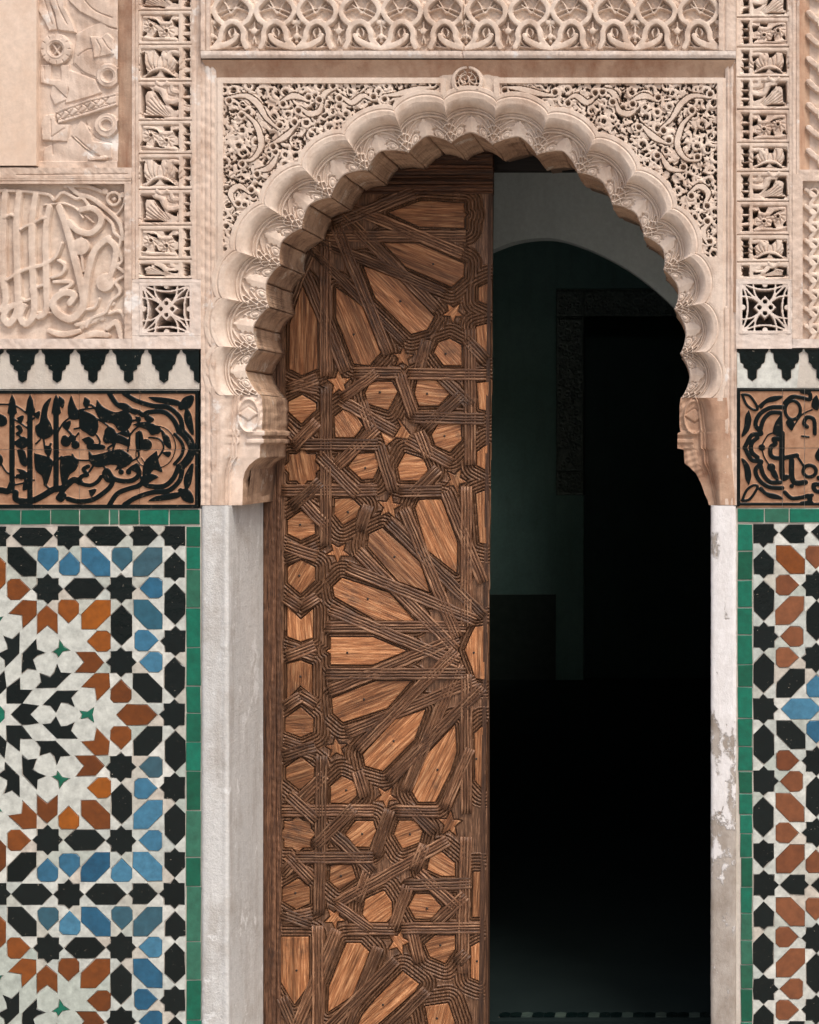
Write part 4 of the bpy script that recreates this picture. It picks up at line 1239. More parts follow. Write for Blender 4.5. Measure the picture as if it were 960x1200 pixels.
for side in (-1, 1):
    if side < 0:
        x0, x1, y0, y1, yb = -60, 233.5, 409.5, 449, 456; cs = [-56, -15, 26, 67, 108.5, 150.5, 192, 232.5]
        lab = 'row of black stepped tiles pointing down on white, left of the arch'
    else:
        x0, x1, y0, y1, yb = 864, 1020, 408.5, 446.5, 454.5; cs = [882, 922, 962, 1002]
        lab = 'row of black stepped tiles pointing down on white, right of the arch'
    mb = empty('stepped_tile_band', lab, 'tile band', None, 'bands of stepped tiles')
    col = [clip(merlon(c, y0, y1), x0, y0, x1, yb) for c in cs]
    for p in col: prism('stepped_tile', offset(p, -0.35), TD - 0.001, TD + 0.012, 't_black', mb, 0.5)
    cdt_fill(mb, col, (x0, y0, x1, yb), TD, TD + 0.012, 'white_tile', ['t_white'], 4)
    box('mortar_bed', x0, y0, x1, yb, TD + 0.003, 0.055, 'grout', mb)

# ================================================================== black inscription tiles
def inscription(side):
    if side < 0:
        x0, x1, y0, y1, k, ox, oy = -60, 233.3, 457.2, 596, 4, 0, 390
        cols = [-60, -10, 41, 93, 164, 233.3]; rows = [457.2, 527, 596]
    else:
        x0, x1, y0, y1, k, ox, oy = 863.5, 1020, 455.5, 595, 5, 840, 380
        cols = [863.5, 917, 943, 1020]; rows = [455.5, 525, 595]
    F = HF(x0, y0, x1, y1, 0.62, 0.0)
    q = lambda p: sc(p, k, ox, oy)
    def st(pts, wd, taper=0.0): F.stroke(q(pts), wd * (1.36 if wd > 8 else 1.8) / k, 1.0, 1.1, taper=taper)
    def pl(pts): F.poly(offset(q(smooth_path(list(pts) + [pts[0]], 4)[:-1]), 0.9), 1.0, 1.1)
    def ds(x, y, r): F.disc(ox + x / k, oy + y / k, r * 1.12 / k, 1.0, 1.1)
    def rg(x, y, rx, ry, wd, a0=0, a1=6.2832):
        F.stroke([(ox + (x + rx * math.cos(a)) / k, oy + (y + ry * math.sin(a)) / k) for a in np.linspace(a0, a1, 20)], wd / k, 1.0, 1.1, smooth=False)
    if side < 0:
        st([(-240, 276), (925, 276)], 15); st([(926, 270), (926, 812)], 15); st([(-240, 815), (925, 815)], 15)
        for x in (-210, -140, -60, 58, 142, 264):
            yb = 740 if x == 58 else (770 if x == 142 else 735)
            st([(x, 340), (x, yb)], 19); F.poly(q([(x, 286), (x + 14, 315), (x + 24, 375), (x + 10, 388), (x - 10, 388), (x - 22, 375), (x - 12, 315)]), 1.0, 1.1)
        st([(-240, 740), (-100, 750), (0, 738), (40, 742), (58, 705)], 22)
        st([(75, 750), (80, 782), (140, 790), (200, 765), (250, 735), (300, 725), (345, 690), (375, 700)], 22)
        st([(642, 622), (655, 660), (625, 690), (575, 695), (530, 680), (505, 645), (490, 660), (505, 690), (530, 690), (510, 730), (440, 780), (370, 790), (320, 778)], 17)
        ds(568, 652, 12); ds(604, 652, 12)
        st([(415, 625), (392, 640), (410, 665), (385, 672), (372, 700), (420, 715), (455, 700), (475, 675)], 14)
        for p in ([(240, 305), (205, 345), (190, 420), (170, 440), (178, 480), (210, 495), (245, 475), (238, 430), (220, 395), (224, 350)],
                  [(335, 298), (355, 350), (378, 380), (370, 402), (330, 400), (322, 350)], [(378, 362), (445, 392), (460, 440), (440, 482), (405, 465), (378, 440)],
                  [(458, 320), (485, 350), (540, 375), (590, 368), (620, 405), (600, 450), (560, 455), (535, 425), (480, 410), (455, 370)],
                  [(500, 455), (530, 450), (550, 475), (600, 500), (605, 530), (560, 515), (520, 515), (488, 500)],
                  [(418, 555), (435, 575), (470, 570), (530, 555), (570, 550), (620, 590), (590, 622), (520, 615), (460, 628), (425, 605)],
                  [(410, 530), (440, 522), (490, 530), (480, 545), (420, 545)], [(165, 568), (225, 585), (246, 615), (215, 715), (200, 670), (170, 640)],
                  [(288, 585), (330, 578), (366, 600), (355, 640), (325, 665), (300, 718), (285, 650)], [(735, 558), (745, 610), (760, 650), (720, 640), (678, 690), (680, 610)],
                  [(630, 430), (680, 420), (735, 440), (740, 465), (712, 476), (690, 452)], [(640, 470), (662, 465), (672, 530), (650, 550), (640, 520)],
                  [(78, 440), (95, 435), (105, 460), (85, 480), (78, 470), (92, 460)], [(75, 510), (110, 490), (135, 515), (110, 540), (80, 530)], [(85, 550), (115, 555), (125, 620), (100, 610)],
                  [(85, 640), (120, 650), (128, 675), (100, 685), (80, 668), (100, 662)], [(-10, 380), (25, 395), (30, 425), (0, 435)], [(-40, 560), (5, 575), (10, 610), (-30, 640)],
                  [(765, 562), (800, 560), (790, 580)], [(-100, 450), (-75, 470), (-90, 540), (-110, 500)], [(-190, 560), (-160, 600), (-180, 660)]):
            pl(p)
        for (x, y, r) in ((310, 510, 22), (340, 495, 16), (355, 525, 18), (305, 495, 14), (515, 465, 22), (505, 500, 18), (685, 525, 25), (735, 455, 18), (590, 400, 22), (430, 410, 18), (110, 510, 20)):
            ds(x, y, r)
        for p in ([(270, 470), (300, 420), (340, 390), (375, 362), (460, 352)], [(450, 400), (500, 430), (530, 460)], [(590, 445), (610, 480), (600, 555)], [(455, 480), (470, 510), (460, 540)],
                  [(340, 570), (360, 595), (430, 598)], [(480, 620), (500, 640)], [(0, 335), (70, 340), (130, 380)], [(60, 400), (100, 425), (135, 450)], [(205, 495), (215, 560)], [(170, 520), (190, 500)],
                  [(0, 600), (30, 650), (80, 680)], [(60, 715), (130, 700), (160, 690)], [(275, 560), (262, 600), (290, 580)], [(620, 600), (650, 580), (645, 540)], [(700, 490), (750, 500), (768, 540), (740, 590)],
                  [(370, 470), (345, 500)], [(610, 480), (650, 440), (720, 430)], [(350, 450), (380, 445)], [(540, 520), (530, 550)]):
            st(p, 5)
        rg(738, 535, 86, 98, 5, -1.9, 2.6); rg(700, 570, 62, 60, 5, 2.0, 4.2)
        for p in ([(400, 305), (420, 320), (410, 350), (395, 335)], [(280, 300), (300, 318), (295, 350), (282, 330)], [(560, 330), (600, 338), (640, 380), (610, 370)], [(215, 530), (240, 540), (232, 575), (215, 560)],
                  [(640, 655), (690, 700), (640, 715), (665, 690)], [(420, 740), (450, 735), (430, 765)], [(120, 680), (135, 720), (110, 735)], [(390, 500), (420, 490), (440, 512), (410, 522)], [(600, 640), (630, 620), (640, 640)],
                  [(160, 385), (185, 370), (180, 400)], [(760, 470), (790, 490), (800, 540), (775, 520)], [(700, 660), (740, 675), (700, 690)], [(560, 470), (590, 462), (600, 485)], [(300, 430), (330, 415), (320, 450)],
                  [(545, 640), (560, 620), (590, 625)], [(285, 745), (310, 760), (290, 790), (265, 775)], [(85, 400), (110, 390), (100, 420)], [(640, 395), (660, 400), (650, 420)]):
            pl(p)
        for p in ([(240, 520), (225, 560), (235, 600)], [(395, 330), (440, 345), (460, 380)], [(600, 420), (640, 410), (660, 430)], [(300, 440), (330, 470), (350, 500)], [(640, 650), (620, 640)], [(520, 560), (510, 540), (540, 520)],
                  [(780, 500), (760, 460), (720, 440)], [(90, 480), (110, 500)], [(160, 400), (130, 420)], [(440, 620), (420, 650)], [(210, 710), (240, 740)], [(320, 720), (300, 745)]):
            st(p, 6)
        A = [(515, 285), (550, 335), (600, 358), (650, 372), (672, 385), (700, 372), (770, 372), (815, 410), (838, 462)]
        B = [(585, 285), (640, 318), (715, 342), (790, 350), (842, 395), (856, 450)]
        for P_ in (A, B):
            st(P_, 17); st([(x, 1090 - y) for x, y in P_], 17)
        st([(838, 462), (868, 490), (895, 545), (868, 600), (838, 628)], 17); st([(856, 450), (900, 500), (908, 545), (900, 590), (856, 640)], 10)
        st([(820, 475), (850, 510), (860, 545), (850, 580), (820, 615)], 12)
        for sg in (0, 1):
            m_ = (lambda P_: P_) if sg == 0 else (lambda P_: [(x, 1090 - y) for x, y in P_])
            pl(m_([(700, 302), (780, 308), (840, 322), (835, 340), (770, 328), (730, 320)])); pl(m_([(874, 352), (896, 390), (906, 475), (880, 440), (866, 400)]))
            pl(m_([(840, 352), (862, 308), (905, 296), (902, 330), (878, 356)])); ds(850, m_([(0, 350)])[0][1], 12); pl(m_([(690, 385), (720, 405), (700, 420), (680, 400)]))
    else:
        st([(125, 385), (125, 1055)], 20); st([(125, 384), (900, 384)], 13); st([(125, 1053), (900, 1053)], 13)
        top = [(385, 485), (310, 490), (250, 530), (228, 590), (262, 640), (205, 650), (165, 722)]
        top2 = [(372, 518), (315, 520), (275, 560), (258, 615)]
        top3 = [(240, 665), (210, 690), (200, 722)]
        for P_ in (top, top2, top3):
            st(P_, 19); st([(x, 1444 - y) for x, y in P_], 19)
        for sg in (0, 1):
            m_ = (lambda P_: P_) if sg == 0 else (lambda P_: [(x, 1444 - y) for x, y in P_])
            st(m_([(150, 412), (195, 420), (240, 490), (215, 500), (175, 470), (150, 412)]), 12)
            pl(m_([(250, 475), (310, 430), (385, 422), (350, 445), (290, 460), (262, 490)])); pl(m_([(188, 510), (200, 560), (185, 620), (150, 655), (165, 600), (172, 540)]))
            st(m_([(400, 460), (440, 425), (500, 430), (545, 440), (545, 405), (500, 395)]), 18)
        rg(446, 503, 45, 55, 20); pl([(420, 560), (450, 575), (440, 620), (410, 580)])
        pl([(380, 530), (382, 640), (335, 640), (345, 580)]); st([(384, 640), (384, 880), (410, 895)], 24); st([(372, 672), (335, 672), (345, 700), (318, 720), (320, 770), (370, 785), (470, 768)], 20)
        st([(440, 800), (442, 900), (470, 930), (520, 925)], 24); rg(545, 860, 38, 34, 22); ds(265, 722, 18); st([(265, 722), (280, 780), (320, 840)], 5)
        st([(270, 700), (300, 650), (335, 635)], 5); ds(320, 838, 22); pl([(310, 840), (345, 860), (360, 910), (330, 890)]); ds(440, 948, 12)
        st([(575, 640), (570, 560), (530, 545), (512, 580), (530, 600)], 18); pl([(585, 420), (600, 460), (590, 500), (560, 480), (568, 440)]); st([(450, 600), (500, 530), (560, 500)], 5)
        st([(470, 770), (510, 830)], 8); pl([(600, 730), (640, 780), (600, 800), (580, 770)]); st([(500, 655), (540, 660)], 9)
        st([(560, 1000), (540, 1020), (560, 1050)], 16); st([(620, 940), (570, 940), (590, 980), (700, 960), (760, 900)], 20)
        for x in (680, 760, 840):
            st([(x, 450), (x, 900)], 22); pl([(x, 420), (x + 20, 470), (x, 490), (x - 20, 470)])
        st([(600, 900), (760, 940), (890, 900)], 22)
    F.wear(0.05, 8, 3)
    lab = 'tan tiles with black flowing script between stepped tiles and green border, %s of the arch' % ('left' if side < 0 else 'right')
    ib = empty('inscription_band', lab, 'inscription band', None, 'bands of black script tiles')
    for i in range(len(cols) - 1):
        for j in range(len(rows) - 1):
            H = HF(cols[i] + 0.35, rows[j] + 0.35, cols[i + 1] - 0.35, rows[j + 1] - 0.35, 0.62, 0)
            # sample the drawn field
            ii = np.clip(np.round((H.xs - F.xs[0]) / (F.xs[1] - F.xs[0])).astype(int), 0, len(F.xs) - 1)
            fx = (H.xs - F.xs[0]) / (F.xs[1] - F.xs[0]); fy = (H.ys - F.ys[0]) / (F.ys[1] - F.ys[0])
            i0 = np.clip(fx.astype(int), 0, len(F.xs) - 2); j0 = np.clip(fy.astype(int), 0, len(F.ys) - 2)
            tx = np.clip(fx - i0, 0, 1)[None]; ty = np.clip(fy - j0, 0, 1)[:, None]
            g = F.h[np.ix_(j0, i0)] * (1 - tx) * (1 - ty) + F.h[np.ix_(j0, i0 + 1)] * tx * (1 - ty) + F.h[np.ix_(j0 + 1, i0)] * (1 - tx) * ty + F.h[np.ix_(j0 + 1, i0 + 1)] * tx * ty
            H.h = 1.5 * np.clip(g, 0, 1) + 0.25 * np.sin(H.X / 6 + i) * np.sin(H.Y / 5 + j)
            H.h += (H.X - cols[i]) * rnd.gauss(0, .003) + rnd.gauss(0, .3)
            H.build('inscription_tile', 'inscription', ib, TD, attr=np.clip(g, 0, 1), edge=5)
    box('mortar_bed', x0, y0, x1, y1, TD + 0.003, 0.055, 'grout', ib)
inscription(-1); inscription(1)

# ================================================================== green border tiles
def border_tiles(parent, x0, x1, ys, horiz=False, y=None, dull=()):
    for i in range(len(ys) - 1):
        a, b = ys[i], ys[i + 1]
        j = lambda s=0.5: rnd.uniform(-s, s)
        if horiz: P_ = [(a + .6 + j(.3), y[0] + j()), (b - .6 + j(.3), y[0] + j()), (b - .6 + j(.3), y[1] + j()), (a + .6 + j(.3), y[1] + j())]
        else:
            xa = x0(a) if callable(x0) else x0
            xb = x1(a) if callable(x1) else x1
            P_ = [(xa + j(), a + .6 + j(.3)), (xb + j(), a + .6 + j(.3)), (xb + j(), b - .6 + j(.3)), (xa + j(), b - .6 + j(.3))]
        m = 't_green_dull' if i in dull else 't_green'
        prism('green_tile', P_, TD - 0.0015 + rnd.uniform(-.0006, .0006), TD + 0.012, m, parent, 0.6, (rnd.gauss(0, .012), rnd.gauss(0, .012)))
gl = empty('green_tile_border', 'green glazed tile edging round the mosaic left of the doorway', 'tile border', None, 'green tile edgings')
border_tiles(gl, 0, 0, [-60, -22, 24, 59, 93, 128, 139, 163, 198, 234.5], True, (597.5, 614.5), (3, 4, 5))
border_tiles(gl, 218.3, lambda y: 234.5 + (y - 620) * 0.002, [617, 641, 667.5, 712.5, 759, 804, 836, 870, 904, 950, 1005, 1039, 1104, 1149, 1196, 1240], dull=(2, 9, 11, 12))
box('mortar_bed', -60, 596.3, 236.0, 616.3, TD + 0.002, 0.055, 'grout', gl); box('mortar_bed', 217.2, 616.5, 236.2, 1262, TD + 0.002, 0.055, 'grout', gl)
gr = empty('green_tile_border', 'green glazed tile edging round the mosaic right of the doorway', 'tile border', None, 'green tile edgings')
border_tiles(gr, 0, 0, [864, 896, 925, 962, 995, 1020], True, (596.5, 612), (1,))
border_tiles(gr, lambda y: 865 + max(0, min(1, (y - 850) / 150)) * 3.5, 881.8, [614, 646, 680, 712, 744, 779, 805, 842, 875, 904, 930, 954.5, 977, 1005, 1040, 1070.5, 1102, 1131, 1159, 1198, 1240], dull=(15, 16, 17))
box('mortar_bed', 862.8, 595.3, 1020, 613.6, TD + 0.002, 0.055, 'grout', gr); box('mortar_bed', 862.8, 613.8, 882.9, 1262, TD + 0.002, 0.055, 'grout', gr)

# ================================================================== zellij mosaic
def star8(cx, cy, s=25.6):
    r1 = s / 2; out = []
    a = s * math.sqrt(2) / 2; q = a - r1        # tip distance, notch offset
    for k in range(4):
        t = k * math.pi / 2; c, n = round(math.cos(t)), round(math.sin(t))
        for (x, y) in ((r1, -r1), (r1, -q), (a, 0), (r1, q)):
            out.append((cx + x * c - y * n, cy + x * n + y * c))
    return out
def hexa(cx, cy, ang, L=49.0, w_=25.0):
    h = w_ / 2; b = L / 2 - h
    P_ = [(-b - h, 0), (-b, -h), (b, -h), (b + h, 0), (b, h), (-b, h)]
    c, s_ = math.cos(ang), math.sin(ang)
    return [(cx + x * c - y * s_, cy + x * s_ + y * c) for x, y in P_]
def pent(cx, cy, dx, dy):
    P_ = [(-14, -8.5), (-9.5, -12.4), (1.6, -12.4), (14.2, 0), (1.6, 12.4), (-9.5, 12.4), (-14, 8.5)]
    return [(cx + x * dx - y * dy, cy + x * dy + y * dx) for x, y in P_]
def halfhex(cx, cy, dx, dy):
    """90 degree tip on the +d side, star-like point on the other"""
    P_ = [(5.0, -12.4), (17.5, 0), (5.0, 12.4), (-12.5, 12.4), (-12.5, 5.2), (-17.5, 0), (-12.5, -5.2), (-12.5, -12.4)]
    return [(cx + x * dx - y * dy, cy + x * dy + y * dx) for x, y in P_]

def cell():
    """tiles of one square cell as (zone, kind, polygon); offsets from the rosette's centre, v up"""
    T = []
    R4 = lambda f: f
    base = []
    base.append(('C', 'star_tile', star8(210.5, 210.5)))
    base.append(('C', 'star_tile', star8(210.5, 0)))
    base.append(('C', 'star_tile', star8(210.5, 86)))
    base.append(('C', 'hexagon_tile', hexa(210.5, 43, math.pi / 2)))
    base.append(('C', 'hexagon_tile', hexa(210.5, 129.3, math.pi / 2)))
    base.append(('C', 'pointed_tile', halfhex(210.5, 173.5, 0, 1)))
    base.append(('H', 'hexagon_tile', hexa(165.8, 0, 0)))
    base.append(('D', 'hexagon_tile', hexa(178.5, 31.0, -math.pi / 4)))
    base.append(('S', 'pentagon_tile', pent(182.0, 61.5, -1, 0)))
    base.append(('S', 'pentagon_tile', pent(177.0, 86.8, 1, 0)))
    base.append(('S', 'hexagon_tile', hexa(178.5, 117.6, -math.pi / 4)))
    base.append(('S', 'pentagon_tile', pent(182.0, 148.2, -1, 0)))
    base.append(('S', 'hexagon_tile', hexa(178.5, 178.5, math.pi / 4)))
    base.append(('K', 'star_tile', star8(147.4, 147.9)))
    base.append(('K', 'star_tile', star8(147.4, 61.5)))
    base.append(('K', 'hexagon_tile', hexa(147.4, 104.8, math.pi / 2)))
    base.append(('B', 'pentagon_tile', pent(147.0, 27.5, 0, 1)))
    base.append(('B', 'hexagon_tile', hexa(117.3, 117.3, math.pi / 4)))
    base.append(('O', 'pentagon_tile', pent(85.8, 121.0, 0, -1)))
    seen = set()
    for z, kd, P_ in base:
        for fx in (1, -1):
            for fy in (1, -1):
                for sw in (0, 1):
                    Q = [((y, x) if sw else (x, y)) for x, y in P_]
                    Q = [(fx * x, fy * y) for x, y in Q]
                    c = (round(sum(p[0] for p in Q) / len(Q)), round(sum(p[1] for p in Q) / len(Q)))
                    key = (kd, c[0] // 3, c[1] // 3)
                    if any((kd, c[0] // 3 + a, c[1] // 3 + b) in seen for a in (-1, 0, 1) for b in (-1, 0, 1)): continue
                    seen.add(key); T.append((z, kd, Q))
    chev = [(60.0, 128.3), (72.7, 117.2), (73.0, 94.0), (60.6, 103.6), (48.4, 93.2), (48.2, 116.8)]
    spur = [(48.6, 88.6), (49.3, 76.5), (59.6, 72.1), (49.7, 68.2), (44.6, 64.2), (48.8, 51.6), (38.4, 53.0), (31.2, 46.8), (31.2, 70.9)]
    jj = [(28.8, 43.6), (29, 29), (43.6, 28.8), (31.2, 12.8), (12.8, 12.8), (12.8, 31.2)]
    kk = [(75, 88), (80.2, 80.2), (88, 75), (78.6, 73.4), (73, 66), (71.3, 71.3), (66, 73), (73.4, 78.6)]
    for a in range(8):
        t = a * math.pi / 4; c, s_ = math.cos(t), math.sin(t)
        rot = lambda P_: [(x * c - y * s_, x * s_ + y * c) for x, y in P_]
        mir = lambda P_: [(y, x) for x, y in P_]
        T.append(('B', 'chevron_tile', rot(chev))); T.append(('B', 'chevron_tile', rot(mir(chev))))
        T.append(('K', 'spurred_tile', rot(spur))); T.append(('K', 'spurred_tile', rot(mir(spur))))
        T.append(('K', 'chevron_tile', rot(jj))); T.append(('G', 'four_point_tile', rot(kk)))
    T.append(('G', 'octagon_tile', [(11.5 * math.cos(a * math.pi / 4 + .39), 11.5 * math.sin(a * math.pi / 4 + .39)) for a in range(8)]))
    return T
CELL = cell()
def rough_up(P_, amt):
    """hand cut edges: a few extra points, slightly off the line"""
    out = []
    for i, p in enumerate(P_):
        n = P_[(i + 1) % len(P_)]
        out.append((p[0] + rnd.gauss(0, amt), p[1] + rnd.gauss(0, amt)))
        L = math.hypot(n[0] - p[0], n[1] - p[1])
        if L > 14 and rnd.random() < 0.5:
            t = rnd.uniform(0.3, 0.7)
            out.append((p[0] + (n[0] - p[0]) * t + rnd.gauss(0, amt), p[1] + (n[1] - p[1]) * t + rnd.gauss(0, amt)))
    return out
def mosaic(side):
    if side < 0:
        rect = (-60, 616.2, 217.4, 1262); cx0, sgn, scl, per, cys = -5.5, 1, 1.0, 421.0, (416.5, 837.5, 1258.5)
        lab = 'star mosaic of black, white, blue and brown tiles left of the doorway'
    else:
        rect = (882.8, 613.8, 1020, 1262); cx0, sgn, scl, per, cys = 1101.5, -1, 0.981, 413.0, (418, 831, 1244)
        lab = 'star mosaic of mostly black and brown tiles at the right edge'
    mo = empty('mosaic_panel', lab, 'mosaic', None, 'zellij mosaic panels')
    polys = []
    taken = {}
    for ci, cy in enumerate(cys):
        for z, kd, P_ in CELL:
            Q = [(cx0 + sgn * x * scl, cy - y * scl) for x, y in P_]
            mx = sum(p[0] for p in Q) / len(Q); my = sum(p[1] for p in Q) / len(Q)
            key = (round(mx / 4), round(my / 4))
            if any((key[0] + a, key[1] + b) in taken for a in (-1, 0, 1) for b in (-1, 0, 1)): continue
            if side < 0 and mx > 225 or side > 0 and mx < 878: continue
            if not (rect[0] - 30 < mx < rect[2] + 30 and rect[1] - 30 < my < rect[3] + 30): continue
            taken[key] = 1
            Qc = clip(Q, rect[0], rect[1] + .3, rect[2] - .3, rect[3])
            if len(Qc) < 3 or abs(area(Qc)) < 25: continue
            r = rnd.random()
            low = my > 1045
            if z in 'CK': m = 't_black'
            elif z == 'H': m = ('t_brown' if side < 0 else 't_blue')
            elif z == 'D': m = 't_black'
            elif z == 'S':
                if side < 0: m = 't_blue' if r < (0.55 if low else 0.82) else 't_teal'
                else: m = 't_sienna'
            elif z == 'B': m = 't_brown' if side < 0 else 't_blue'
            elif z == 'O': m = 't_orange' if not low else 't_brown'
            else: m = 't_green'
            if side < 0 and z == 'B' and r < 0.06: m = 't_orange'
            if side > 0 and z == 'S' and r < 0.1: m = 't_orange'
            if side < 0 and z == 'H' and abs(my - 1047) < 30: m = 't_teal'
            dxy = (rnd.gauss(0, .25), rnd.gauss(0, .25))
            Qc = [(p[0] + dxy[0], p[1] + dxy[1]) for p in Qc]
            prism(kd, rough_up(offset(Qc, -0.45), 0.33), TD - 0.001 + rnd.uniform(-.0004, .0006), TD + 0.012, m, mo, 0.5, (rnd.uniform(-.024, .024), rnd.uniform(-.024, .024)))
            polys.append(Qc)
    n = cdt_fill(mo, polys, rect, TD, TD + 0.012, 'pale_tile', ['t_white', 't_cream', 't_white'], 5, 0.25)
    box('mortar_bed', rect[0], rect[1], rect[2], rect[3], TD + 0.0030, 0.055, 'grout', mo)
    print('mosaic', side, len(polys), n)
mosaic(-1); mosaic(1)

# ================================================================== jambs of the doorway
jl = empty('door_jamb', 'whitewashed stone jamb on the left of the doorway with a worn painted edge', 'door jamb', None, 'jambs of the doorway')
ys = np.linspace(592.5, 1262, 260)
def jamb(parent, path, m, seed, amp=0.0009):
    """path: list of (px, depth) round the jamb, extruded down the wall"""
    r = np.random.default_rng(seed)
    P = np.empty((len(ys), len(path), 3))
    for i, (px, dd) in enumerate(path):
        n = np.cumsum(r.normal(0, 1, len(ys))); n -= np.linspace(n[0], n[-1], len(ys)); n = n / (np.abs(n).max() + 1e-6)
        n2 = r.normal(0, 1, len(ys)) * 0.25
        x = CX + (px - VX) * S
        P[:, i, 0] = x + (n + n2) * amp * (0.8 if 0 < i < len(path) - 1 else 0.0)
        P[:, i, 1] = dd - (n + n2) * amp * (0.8 if 0 < i < len(path) - 1 else 0)
        P[:, i, 2] = CZ - (ys - VY) * S
    return P
path = [(236.3, 0.05), (236.3, 0.002), (240, 0.0), (250, -0.001), (258, 0.0), (261.5, -0.001), (263.5, -0.003), (266.5, -0.002), (268, 0.002), (268.2, 0.01), (268.2, 0.08), (268.2, 0.16), (268.2, 0.25), (268.2, 0.33), (268.2, BK + 0.02)]
grid_mesh('jamb_face', jamb(jl, path, None, 4), None, 'white_jamb', jl, True, flip=False)
jr = empty('door_jamb', 'peeling limewashed stone jamb on the right of the doorway, bare and brown low down', 'door jamb', None, 'jambs of the doorway')
path = [(833.2, BK + 0.02), (833.2, 0.2), (833.2, 0.02), (833.6, 0.006), (834.6, 0.002), (838, 0.0), (844, -0.001), (852, 0.0), (858, -0.001), (861.6, 0.001), (862.6, 0.004), (862.6, 0.05)]
grid_mesh('jamb_face', jamb(jr, path, None, 9, 0.0013), None, 'peeled', jr, True)
for px0, px1, pr in ((236.4, 268.1, jl), (833.3, 862.5, jr)):
    P = np.array([[W(px0, 592.5, 0)[0:1] + (0.0, ZW(592.5)), W(px1, 592.5, 0)[0:1] + (0.0, ZW(592.5))], [W(px0, 592.5, 0)[0:1] + (BK, ZW(592.5)), W(px1, 592.5, 0)[0:1] + (BK, ZW(592.5))]])
    grid_mesh('jamb_top', P, None, 'white_jamb', pr, False, flip=True)

